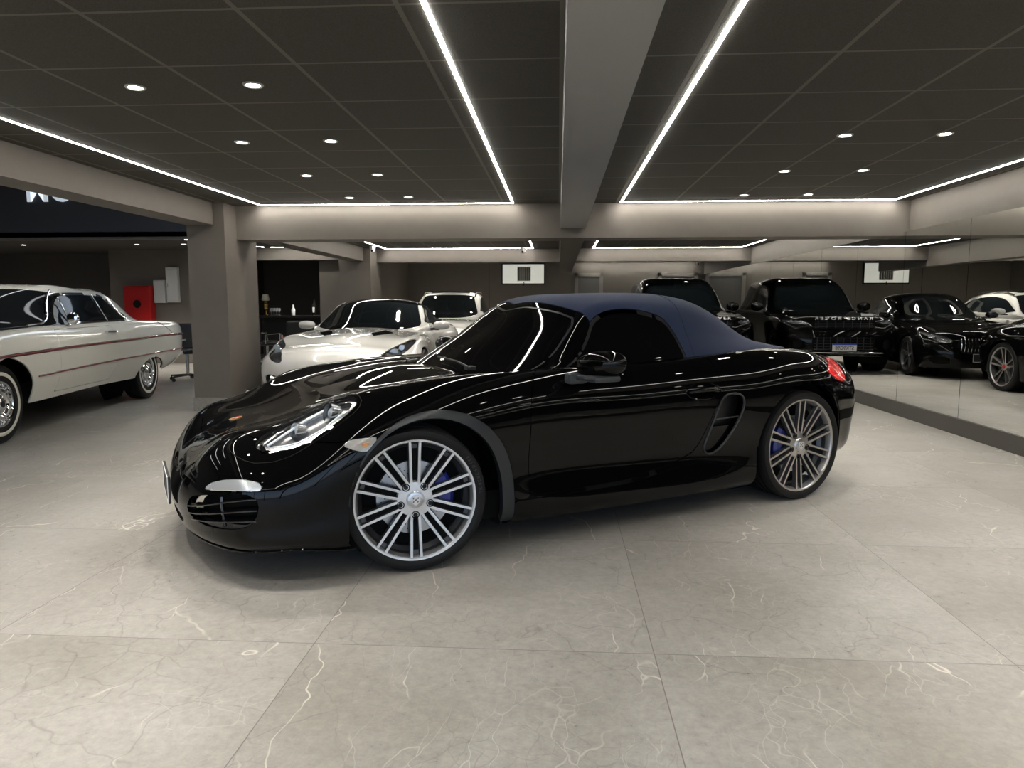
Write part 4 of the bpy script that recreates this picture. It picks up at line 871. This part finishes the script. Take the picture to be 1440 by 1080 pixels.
def ceiling_mat():
    m=mat('ceiling_tile',(.03,.028,.025),.75,spec=.3)
    g=node(m,'ShaderNodeNewGeometry'); s=node(m,'ShaderNodeSeparateXYZ'); link(m,g.outputs['Position'],s.inputs[0])
    def line(sock,off,w):
        t=math_node(m,'ADD',sock,off); t=math_node(m,'DIVIDE',t,.6215); t=math_node(m,'FRACT',t); t=math_node(m,'SUBTRACT',t,.5); t=math_node(m,'ABSOLUTE',t); return math_node(m,'GREATER_THAN',t,.5-w/.6215/2)
    lx=line(s.outputs[0],2.4775+.6215*8,.022); ly=line(s.outputs[1],-2.775+.6215*20,.018)
    l=math_node(m,'MAXIMUM',lx,ly)
    n=node(m,'ShaderNodeTexNoise'); n.inputs['Scale'].default_value=220; n.inputs['Detail'].default_value=3; link(m,g.outputs['Position'],n.inputs['Vector'])
    r=node(m,'ShaderNodeValToRGB'); r.color_ramp.elements[0].position=.35; r.color_ramp.elements[0].color=(.050,.046,.039,1); r.color_ramp.elements[1].position=.65; r.color_ramp.elements[1].color=(.078,.072,.061,1); link(m,n.outputs['Fac'],r.inputs['Fac'])
    c=mixc(m,l,r.outputs['Color'],(.15,.14,.12)); link(m,c,bsdf(m).inputs['Base Color'])
    bp=node(m,'ShaderNodeBump'); bp.inputs['Strength'].default_value=.5; bp.inputs['Distance'].default_value=.004
    hgt=math_node(m,'MULTIPLY_ADD',l,-2.,n.outputs['Fac']); link(m,hgt,bp.inputs['Height']); link(m,bp.outputs['Normal'],bsdf(m).inputs['Normal']); return m
def floor_mat():
    m=mat('stone_floor',(.3,.29,.27),.22,spec=.5)
    g=node(m,'ShaderNodeNewGeometry'); s=node(m,'ShaderNodeSeparateXYZ'); link(m,g.outputs['Position'],s.inputs[0])
    T=1.2; tx=math_node(m,'DIVIDE',math_node(m,'ADD',s.outputs[0],.86+T*20),T); ty=math_node(m,'DIVIDE',math_node(m,'ADD',s.outputs[1],-2.37+T*20),T)
    ix=math_node(m,'FLOOR',tx); iy=math_node(m,'FLOOR',ty)
    def line(t,w): return math_node(m,'GREATER_THAN',math_node(m,'ABSOLUTE',math_node(m,'SUBTRACT',math_node(m,'FRACT',t),.5)),.5-w/T/2)
    joint=math_node(m,'MAXIMUM',line(tx,.0035),line(ty,.0035))
    cb=node(m,'ShaderNodeCombineXYZ'); link(m,ix,cb.inputs[0]); link(m,iy,cb.inputs[1]); wn=node(m,'ShaderNodeTexWhiteNoise'); wn.noise_dimensions='3D'; link(m,cb.outputs[0],wn.inputs['Vector'])
    off=node(m,'ShaderNodeVectorMath',operation='MULTIPLY'); link(m,wn.outputs['Color'],off.inputs[0]); off.inputs[1].default_value=(7,9,5)
    pos=node(m,'ShaderNodeVectorMath',operation='ADD'); link(m,g.outputs['Position'],pos.inputs[0]); link(m,off.outputs[0],pos.inputs[1])
    # warp
    w=node(m,'ShaderNodeTexNoise'); w.inputs['Scale'].default_value=2.2; w.inputs['Detail'].default_value=3; w.inputs['Roughness'].default_value=.65; link(m,pos.outputs[0],w.inputs['Vector'])
    wv=node(m,'ShaderNodeVectorMath',operation='MULTIPLY_ADD'); link(m,w.outputs['Color'],wv.inputs[0]); wv.inputs[1].default_value=(.26,.26,.3); link(m,pos.outputs[0],wv.inputs[2])
    mp=node(m,'ShaderNodeMapping'); mp.inputs['Rotation'].default_value=(0,0,.55); mp.inputs['Scale'].default_value=(1.3,.30,1); link(m,wv.outputs[0],mp.inputs['Vector'])
    def veins(scale,width,vec,seed,gate=.52,gw=.12):
        v=node(m,'ShaderNodeTexVoronoi',feature='DISTANCE_TO_EDGE'); v.inputs['Scale'].default_value=scale; 
        a=node(m,'ShaderNodeVectorMath',operation='ADD'); link(m,vec,a.inputs[0]); a.inputs[1].default_value=(seed,seed*1.7,0); link(m,a.outputs[0],v.inputs['Vector'])
        k=node(m,'ShaderNodeMapRange'); k.interpolation_type='SMOOTHSTEP'; link(m,v.outputs['Distance'],k.inputs['Value']); k.inputs['From Min'].default_value=0; k.inputs['From Max'].default_value=width; k.inputs['To Min'].default_value=1; k.inputs['To Max'].default_value=0
        n=node(m,'ShaderNodeTexNoise'); n.inputs['Scale'].default_value=1.7; n.inputs['Detail'].default_value=3; a2=node(m,'ShaderNodeVectorMath',operation='ADD'); link(m,pos.outputs[0],a2.inputs[0]); a2.inputs[1].default_value=(seed*3,0,seed); link(m,a2.outputs[0],n.inputs['Vector'])
        q=node(m,'ShaderNodeMapRange'); q.interpolation_type='SMOOTHSTEP'; link(m,n.outputs['Fac'],q.inputs['Value']); q.inputs['From Min'].default_value=gate; q.inputs['From Max'].default_value=gate+gw
        return math_node(m,'MULTIPLY',k.outputs[0],q.outputs[0])
    v1=veins(2.0,.008,mp.outputs[0],3.,.52,.10); v2=veins(6.,.014,mp.outputs[0],11.,.50,.14); v3=veins(9.,.028,wv.outputs[0],23.,.54,.08); vd=veins(4.2,.018,wv.outputs[0],37.,.45,.15); vd2=veins(12.,.03,wv.outputs[0],51.,.50,.1)
    n=node(m,'ShaderNodeTexNoise'); n.inputs['Scale'].default_value=1.1; n.inputs['Detail'].default_value=8; n.inputs['Roughness'].default_value=.62; link(m,pos.outputs[0],n.inputs['Vector'])
    r=node(m,'ShaderNodeValToRGB'); e=r.color_ramp.elements; e[0].position=.32; e[0].color=(.265,.25,.222,1); e[1].position=.70; e[1].color=(.385,.372,.348,1); link(m,n.outputs['Fac'],r.inputs['Fac'])
    f=node(m,'ShaderNodeTexNoise'); f.inputs['Scale'].default_value=28; f.inputs['Detail'].default_value=6; f.inputs['Roughness'].default_value=.8; link(m,pos.outputs[0],f.inputs['Vector'])
    fr=node(m,'ShaderNodeMapRange'); link(m,f.outputs['Fac'],fr.inputs['Value']); fr.inputs['From Min'].default_value=.3; fr.inputs['From Max'].default_value=.7; fr.inputs['To Min'].default_value=.80; fr.inputs['To Max'].default_value=1.18
    c=node(m,'ShaderNodeVectorMath',operation='SCALE'); link(m,r.outputs['Color'],c.inputs[0]); link(m,fr.outputs[0],c.inputs['Scale'])
    c=mixc(m,math_node(m,'MULTIPLY',vd,.3),c.outputs[0],(.085,.075,.066)); c=mixc(m,math_node(m,'MULTIPLY',vd2,.22),c,(.10,.09,.08))
    c=mixc(m,math_node(m,'MULTIPLY',v3,.35),c,(.52,.50,.46)); c=mixc(m,math_node(m,'MULTIPLY',v2,.5),c,(.58,.56,.52)); c=mixc(m,math_node(m,'MULTIPLY',v1,.85),c,(.68,.65,.59))
    c=mixc(m,math_node(m,'MULTIPLY',joint,.75),c,(.10,.09,.08)); link(m,c,bsdf(m).inputs['Base Color'])
    rg=math_node(m,'MULTIPLY_ADD',f.outputs['Fac'],.22,.20); link(m,rg,bsdf(m).inputs['Roughness']); return m
ZC=2.321
def struct(name,b,m,fix=True):
    o=b.build(name,m,fix=fix); o['kind']='structure'; return o
def box2(b,x0,x1,y0,y1,z0,z1,mi=0): return b.box(((x0+x1)/2,(y0+y1)/2,(z0+z1)/2),(x1-x0,y1-y0,z1-z0),mi=mi)
YN=-4.2   # entrance front, behind the viewpoint
def build_room():
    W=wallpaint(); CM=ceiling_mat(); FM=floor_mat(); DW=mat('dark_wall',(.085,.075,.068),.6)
    b=MB(); box2(b,-14,4.2,YN-.3,20,-.1,0); struct('floor',b,FM)
    b=MB(); box2(b,-3.95,4.2,YN,19.2,ZC,ZC+.1); struct('ceiling_hall',b,CM)
    b=MB(); box2(b,-14,-3.95,11.7,19.2,ZC,ZC+.1); struct('ceiling_office',b,mat('office_ceiling',(.06,.055,.05),.8))
    b=MB(); box2(b,-14,-4.15,YN,11.7,3.5,3.6); struct('ceiling_annex',b,mat('annex_ceiling',(.10,.095,.09),.8))
    b=MB(); box2(b,3.78,3.98,YN,19.2,0,ZC); struct('wall_right',b,W)
    b=MB(); box2(b,-4.2,3.98,19.0,19.2,0,ZC); struct('wall_back',b,W)
    b=MB(); box2(b,-14,-13.8,YN,19.2,0,3.5); struct('wall_left',b,W)
    # annex back: lit wall and the darker recess beside it
    b=MB(); box2(b,-9.20,-7.30,14.2,14.4,0,ZC); struct('wall_annex',b,W)
    b=MB(); box2(b,-13.8,-9.20,15.2,15.4,0,ZC); box2(b,-9.22,-9.0,14.4,15.3,0,ZC); struct('wall_recess',b,DW)
    # office niche behind the opening
    b=MB(); box2(b,-7.50,-4.2,17.4,17.6,0,ZC); box2(b,-7.50,-7.30,14.4,17.4,0,ZC); struct('wall_office',b,DW)
    # bulkhead with sign
    b=MB(); box2(b,-13.8,-4.3,11.7,11.82,2.335,3.5); struct('wall_bulkhead',b,mat('bulkhead_paint',(.055,.057,.066),.6))
    b=MB(); box2(b,-13.8,-4.3,11.69,11.84,2.30,2.337); struct('trim_1',b,W)
    # columns and beams
    for n,(x0,x1,y0,y1) in enumerate([(-4.12,-3.69,7.78,8.61),(-4.32,-3.69,13.95,14.8)]):
        b=MB(); box2(b,x0,x1,y0,y1,0,ZC); struct('column',b,W)
        b=MB(); box2(b,x0-.012,x1+.012,y0-.012,y1+.012,0,.155); struct('baseboard_column',b,FM)
    b=MB(); box2(b,-4.79,-4.32,14.15,14.6,0,ZC); struct('column',b,W)
    b=MB(); box2(b,-4.12,-3.81,YN,7.78,2.08,3.5); struct('beam_left',b,W)
    b=MB(); box2(b,-4.12,-3.83,8.61,13.95,2.06,ZC); struct('beam_left_far',b,W)
    b=MB(); box2(b,-3.81,3.78,8.08,8.45,1.945,ZC); struct('beam_cross',b,W)
    b=MB(); box2(b,-3.69,3.78,14.45,14.8,2.065,ZC); struct('beam_cross_far',b,W)
    b=MB(); box2(b,-7.30,-4.32,13.95,14.2,2.09,ZC); struct('beam_office',b,W)
    b=MB(); box2(b,.02,.295,YN,8.08,2.05,ZC); struct('beam_centre',b,mat('beam_bounce_grey',(.34,.34,.34),.6))  # lighter grey carries the daylight bounced onto the beam's underside
    b=MB(); box2(b,.02,.295,8.45,16.6,1.95,ZC); struct('beam_centre_far',b,W)
    b=MB(); box2(b,3.60,3.78,14.8,19.0,2.0,ZC); 
    # back-left pier by the crossover
    b=MB(); box2(b,-4.2,-4.0,14.8,19.0,0,ZC); struct('wall_side',b,W)
    b=MB(); box2(b,-3.55,-3.38,18.3,19.0,0,ZC)
    # dark box under the mirror, mirror panels
    b=MB(); box2(b,3.70,3.785,YN,19.0,0,.150); struct('baseboard_right',b,mat('plinth_dark',(.055,.050,.045),.35))
    mm=mat('mirror_silver',(.80,.81,.79),.0,metal=1.); me=mat('mirror_edge',(.10,.12,.11),.3)
    y=6.80; ys=[]
    while y>YN: y-=1.222
    y+=1.222
    k=0
    while y<18.9:
        y1=min(y+1.222,18.98); b=MB(); b.box((3.73,(y+y1)/2,(.15+1.985)/2),(.02,y1-y-.005,1.835)); o=b.build('mirror_panel',mm)
        o.rotation_euler=(0,0,0); tag(o,'tall frameless mirror pane on the right wall','mirror','mirror panes along the right wall'); y+=1.222; k+=1
    # ceiling light strips
    sm=mat('strip_light',(1,1,1),.5,emis=(1.,.97,.90),es=STRIP)
    z=ZC-.0035
    def strip(label,pts,grp=None,w=.020):
        b=MB()
        for (ax,ay),(bx,by) in zip(pts,pts[1:]):
            x0,x1=min(ax,bx)-w/2,max(ax,bx)+w/2; y0,y1=min(ay,by)-w/2,max(ay,by)+w/2
            box2(b,x0,x1,y0,y1,z,z+.003)
        o=b.build('strip_light',sm,fix=False); tag(o,label,'ceiling light'); 
    N0=-2.6
    strip('white LED light line framing the left ceiling bay over the black roadster',[(-.507,N0),(-.507,8.0),(-3.36,8.0),(-3.36,N0),(-.507,N0)])
    strip('white LED light line framing the right ceiling bay beside the mirror wall',[(.68,N0),(.68,8.0),(3.58,8.0),(3.58,N0),(.68,N0)])
    strip('white LED light line in the far ceiling bay above the white crossover',[(-.507,8.7),(-.507,14.3),(-3.45,14.3),(-3.45,8.7),(-.507,8.7)])
    strip('white LED light line in the far ceiling bay above the black off-roader',[(.68,8.7),(.68,14.3),(3.55,14.3),(3.55,8.7),(.68,8.7)])
    strip('short white LED light line right in front of the back wall doors',[(.58,18.82),(3.5,18.82)])
    b=MB()
    b.box((-6.12,12.72,z),(.024,2.1,.003),rot=rotz(math.radians(-22))); b.box((-5.0,13.75,z),(1.2,.024,.003)); o=b.build('strip_light',sm,fix=False); tag(o,'white LED light line in the office ceiling behind the grey column','ceiling light')
    # downlights
    rim=mat('downlight_rim',(.55,.55,.52),.4); em=mat('downlight_glow',(1,1,1),.5,emis=(1.,.96,.88),es=DOWN)
    def down(x,y,zc,label,grp,k=1.):
        q=MB(); q.lathe([(.034,.004),(.036,-.006),(.047,-.008),(.052,-.003),(.052,.004)],28,axis='z',c=(0,0,0)); o=q.build('downlight',rim); o.location=(x,y,zc)
        q=MB(); q.lathe([(.0,-.002),(.035,-.002)],24,axis='z'); q.build('downlight_lens',em,o,fix=False); tag(o,label,'ceiling light',grp)
        ld=bpy.data.lights.new('downlight_beam','SPOT'); ld.energy=SPOT*k; ld.spot_size=math.radians(100); ld.spot_blend=.8; ld.shadow_soft_size=.04; ld.color=(1,.94,.84)
        l=bpy.data.objects.new('downlight_beam',ld); COL.objects.link(l); l.parent=o; l.location=(0,0,-.03)
    LY=[-1.3,-.04,1.2,2.44,3.69,4.94,6.21,7.49]
    for yy in LY:
        for xx,t in ((-2.19,'outer'),(-1.565,'inner')): down(xx,yy,ZC,'small round downlight in the left ceiling bay, %s row'%t,'downlights of the left bay, %s row'%t)
    for yy in [-1.3,-.04,1.2,2.44,3.71,5.0,6.27,7.58]:
        for xx,t in ((1.89,'inner'),(2.53,'outer')):
            if t=='inner' and abs(yy-3.71)<.1: continue
            down(xx,yy,ZC,'small round downlight in the right ceiling bay, %s row'%t,'downlights of the right bay, %s row'%t)
    for yy in (10.2,12.6):
        for xx in (-2.19,-1.565,1.89,2.53): down(xx,yy,ZC,'small round downlight in the far ceiling bay behind the cross beam','downlights of the far bays',1.6)
    for xx,yy in ((-6.5,3.),(-6.5,7.),(-9.5,3.),(-9.5,7.),(-7.8,12.9),(-6.9,12.9),(-12,12.9),(-10,12.9),(-5.3,15.2)): down(xx,yy,3.5 if yy<11 else ZC,'small round downlight in the annex ceiling','downlights of the annex',2.)
    for yy in (15.6,17.4):  # downlights added behind the far beam to lift the dark back wall
        for xx in (-2.9,-1.565,1.5,2.8): down(xx,yy,ZC,'small round downlight added in the last bay to brighten the back wall','added downlights of the last bay',3.)
    for xx in (-12,-9.5,-7.0,-5.2):  # unseen tubes added to light the dark annex
        q=MB(); q.box((xx,6.0,3.46),(.12,6.0,.06),bev=.01); o=q.build('fill_tube_light',rim); q=MB(); q.box((xx,6.0,3.425),(.10,5.9,.012)); q.build('fill_diffuser',mat('fill_glow',(1,1,1),.5,emis=(.95,.97,1),es=5.),o); tag(o,'long fill light added unseen under the high annex ceiling','ceiling light','added fill lights of the annex')
    # doors on the back wall
    fr=mat('door_frame_grey',(.28,.26,.235),.5); dm=mat('door_grey',(.16,.155,.145),.5)
    for n,(x0,x1) in enumerate(((.43,1.17),(2.60,3.62))):
        b=MB(); box2(b,x0,x0+.09,18.95,19.0,0,2.04); box2(b,x1-.09,x1,18.95,19.0,0,2.04); box2(b,x0,x1,18.95,19.0,1.95,2.04); o=struct('door_%d'%(n+1),b,fr)
        b=MB(); box2(b,x0+.09,x1-.09,18.975,18.995,0,1.95); b.build('door_leaf',dm,o)
        b=MB(); b.cyl((x1-.16,18.97,1.0),(x1-.16,18.93,1.0),.012,10); b.box((x1-.20,18.925,1.0),(.1,.012,.02),bev=.004); b.build('door_handle',CHROME(),o)
    # wall vent panel
    b=MB(); box2(b,-1.50,-.36,18.95,19.0,1.74,2.285); box2(b,-1.47,-.38,18.93,18.96,1.77,2.265,mi=1); o=b.build('vent_panel',[MATTE(),mat('panel_white',(.62,.62,.56),.5,emis=(.9,.9,.8),es=.25)]); tag(o,'white backlit panel high on the back wall with a small barred vent','wall panel')
    b=MB(); box2(b,-1.08,-.74,18.915,18.93,1.84,2.19); b.build('vent_plate',mat('vent_grey',(.22,.22,.2),.5),o)
    b=MB()
    for c in ((-1.08,-.74,1.83,1.845),(-1.08,-.74,2.185,2.20)): box2(b,c[0],c[1],18.90,18.918,c[2],c[3])
    for i in range(7): x=-1.075+.0555*i; box2(b,x,x+.014,18.90,18.918,1.84,2.19)
    b.build('vent_bars',mat('vent_white',(.7,.7,.66),.5),o)
    b=MB(); b.tube([(-.93,18.90,1.70),(-.90,18.88,1.76),(-.91,18.9,1.80)],.012,6); b.build('vent_pull',MATTE(),o)
    b=MB(); box2(b,-1.842,-1.828,18.992,19.001,0,ZC); struct('trim_2',b,mat('seam_dark',(.05,.045,.04),.6))
    # dome cameras
    def dome(x,y,zz,label):
        q=MB(); q.lathe([(.0,.0),(.055,.0),(.06,-.03),(.052,-.06)],24,axis='z'); o=q.build('dome_camera',mat('camera_white',(.75,.75,.74),.35)); o.location=(x,y,zz)
        V=MB(); V.lathe([(.05,-.06),(.047,-.085),(.03,-.105),(.0,-.112)],24,axis='z'); V.build('camera_dome',mat('camera_white'),o); q=MB(); q.cyl((0,-.035,-.085),(.0,-.055,-.095),.02,14); q.build('camera_lens',MATTE(),o)
        tag(o,label,'security camera')
    dome(-3.55,13.6,ZC,'white dome camera under the ceiling beside the far left column'); dome(-.70,14.1,ZC,'white dome camera beside the centre beam'); dome(3.50,18.4,ZC,'white dome camera at the end of the light line over the back doors')
    # things on the annex wall
    rd=mat('cabinet_red',(.42,.012,.012),.4)
    b=MB(); b.box((-8.53,14.11,1.14),(.56,.18,.90),bev=.012); o=b.build('hose_cabinet',rd); tag(o,'red fire hose cabinet with a round window on the wall behind the cream hardtop','fire cabinet')
    b=MB(); b.box((-8.53,14.015,1.14),(.50,.02,.84),bev=.006); d=b.build('cabinet_door',mat('cabinet_red'),o)
    b=MB(); b.lathe([(.0,-.012),(.075,-.012),(.082,.0)],32,c=(-8.53,14.004,1.22)); b.build('cabinet_window',mat('window_black',(.01,.01,.01),.1),d)
    b=MB(); b.lathe([(.082,-.004),(.09,-.012),(.098,.0)],32,c=(-8.53,14.004,1.22)); b.build('window_ring',rd,d)
    pw=mat('panel_box_white',(.62,.62,.60),.4)
    b=MB(); b.box((-8.115,14.155,1.475),(.235,.09,.46),bev=.01); o=b.build('distribution_box',pw); tag(o,'shorter white electrical box directly beside the red cabinet','electrical box')
    b=MB(); b.box((-8.115,14.106,1.475),(.21,.012,.43),bev=.006); b.build('box_cover',pw,o)
    b=MB(); b.box((-7.84,14.155,1.61),(.245,.09,.71),bev=.008); o=b.build('distribution_box',pw); tag(o,'taller white electrical box with a narrow door, next to the column','electrical box')
    b=MB(); b.box((-7.84,14.108,1.61),(.21,.01,.60),bev=.003); dd=b.build('box_door',mat('panel_box_white2',(.66,.66,.64),.4),o); b=MB(); b.box((-7.92,14.10,1.60),(.008,.012,.08)); b.build('box_latch',mat('latch_grey',(.25,.25,.25),.4),dd)
    # sign letters
    V,F=text_mesh('MO',.60,.012,align='LEFT',offset=.008); V=[(v[0]*.90-8.96,11.685-v[2],3.115+v[1]) for v in V]; o=raw('sign_letters',V,F,mat('sign_white',(.62,.66,.68),.4,emis=(.8,.9,1),es=.25)); tag(o,'large white letters mounted on the dark bulkhead above the cream hardtop','sign')
    # entrance front behind the viewpoint
    fm=mat('frame_dark',(.03,.03,.03),.4)
    b=MB(); box2(b,-14,-6.4,YN-.2,YN,0,3.5); struct('wall_front',b,W)
    b=MB(); box2(b,-6.4,3.98,YN-.2,YN,2.25,3.5); struct('wall_front_header',b,W)
    n=0
    for x in (-6.4,-4.7,-3.0,-1.3,.4,2.1,3.70):
        b=MB(); box2(b,x,x+.08,YN-.15,YN-.05,0,2.25); struct('trim_%d'%(3+n),b,fm); n+=1
    b=MB(); box2(b,-30,30,-40,YN-.2,-.12,-.02); struct('pavement',b,mat('pavement_grey',(.35,.35,.34),.9))
    wd=bpy.data.worlds.new('sky'); SC.world=wd; wd.use_nodes=True; nt=wd.node_tree; bg=nt.nodes['Background']
    sk=nt.nodes.new('ShaderNodeTexSky'); sk.sky_type='HOSEK_WILKIE'; sk.sun_direction=(0.2,.5,.8); sk.turbidity=7
    bg.inputs[1].default_value=SKY; nt.links.new(sk.outputs[0],bg.inputs[0])
    # office furniture seen past the column
    blk=mat('desk_black',(.012,.012,.013),.25)
    o=thing('reception_desk','black reception desk in the dark office recess behind the column','desk',(-5.93,15.6,0.05))
    b=MB(); b.box((0,.0,.90),(1.5,.5,.05),bev=.008); b.build('desk_top',blk,o); b=MB(); b.box((.05,.1,.415),(1.4,.36,.93)); b.build('desk_body',blk,o)
    b=MB(); b.box((-.25,0,.0),(.001,.001,.001))
    def chair(loc,rz,label):
        o=thing('office_chair',label,'chair',loc,rz); lt=mat('chair_leather',(.015,.015,.015),.4)
        b=MB()
        for k in range(5):
            a=2*PI*k/5; b.cyl((0,0,.09),(.28*math.cos(a),.28*math.sin(a),.075),.018,8,r2=.012)
        b.build('star_base',lt,o)
        for k in range(5):
            a=2*PI*k/5; b=MB(); b.lathe([(0,-.012),(.028,-.012),(.028,.012),(0,.012)],16,c=(.28*math.cos(a),.28*math.sin(a),.028)); b.cyl((.28*math.cos(a),.28*math.sin(a),.03),(.28*math.cos(a),.28*math.sin(a),.08),.008,6); b.build('caster',lt,o)
        b=MB(); b.cyl((0,0,.08),(0,0,.44),.025,12); b.build('gas_post',CHROME(),o)
        b=MB(); b.box((0,0,.47),(.48,.48,.08),bev=.035); b.build('seat',lt,o); b=MB(); b.box((0,.24,.70),(.44,.06,.42),rot=Matrix.Rotation(-.12,3,'X'),bev=.028); b.build('backrest',lt,o)
        for s in (-1,1): b=MB(); b.tube([(s*.26,.16,.47),(s*.29,.16,.64),(s*.29,-.12,.66),(s*.26,-.14,.47)],.012,8); b.build('armrest',CHROME(),o)
    chair((-5.92,11.0,0),.6,'black office chair showing its castors between the cream hardtop and the column'); 
    chair((-5.62,13.45,0),2.4,'black office chair with chrome arms in the dark opening, nearer the column'); chair((-4.92,13.2,0),3.6,'black office chair with chrome arms in the dark opening, nearer the white coupe')
    o=thing('table_lamp','brass table lamp glinting on the reception desk','lamp',(-6.50,15.55,.975)); br=mat('brass',(.7,.5,.2),.25,metal=1.)
    b=MB(); b.lathe([(0,0),(.08,0),(.07,.015),(.02,.03),(.015,.10),(.06,.14),(.07,.25),(.03,.31),(.0,.32)],24,axis='z'); b.build('lamp_base',br,o); b=MB(); b.lathe([(.06,.32),(.09,.34),(.06,.46),(.0,.47)],24,axis='z'); b.build('lamp_shade',mat('shade_white',(.8,.75,.6),.5),o)
    gm=mat('glass_ware',(.75,.78,.8),.05,alpha=.35,spec=.8)
    for i in range(4):
        b=MB(); b.lathe([(.0,0),(.028,0),(.004,.008),(.004,.07),(.03,.09),(.034,.15),(.03,.155)],16,axis='z'); o=b.build('wine_glass',gm); o.location=(-6.36+.06*i,15.5,.976); tag(o,'clear stemmed glass in the row on the reception desk','glass','stemmed glasses on the reception desk')
    b=MB(); b.lathe([(0,0),(.04,0),(.045,.12),(.02,.17),(.02,.23),(.0,.235)],20,axis='z'); o=b.build('soap_bottle',mat('bottle_white',(.8,.8,.8),.4)); o.location=(-5.86,15.5,.976); tag(o,'white bottle standing on the reception desk','bottle')
    b=MB(); b.lathe([(0,0),(.05,0),(.05,.22),(.018,.27),(.018,.33),(.0,.335)],20,axis='z'); o=b.build('bottle',[MATTE()]); o.location=(-5.40,15.55,.976); tag(o,'dark bottle with a pale label at the end of the reception desk','bottle')
    q=MB(); q.box((0,-.051,.12),(.05,.004,.12)); q.build('bottle_label',mat('bottle_white'),o)
STRIP=32.; DOWN=30.; SPOT=36.; SKY=6.0
EXPO=1.0
make_camera(); build_room(); build_roadster(); build_others()
SC.view_settings.view_transform='Standard'; SC.view_settings.look='None'; SC.view_settings.gamma=1; SC.view_settings.exposure=EXPO; SC.view_settings.use_curve_mapping=False
c=SC.cycles; c.max_bounces=10; c.glossy_bounces=6; c.diffuse_bounces=4; c.transparent_max_bounces=8; c.use_denoising=True; c.sample_clamp_indirect=6; c.caustics_reflective=False; c.caustics_refractive=False
try: c.denoiser='OPENIMAGEDENOISE'
except Exception: pass
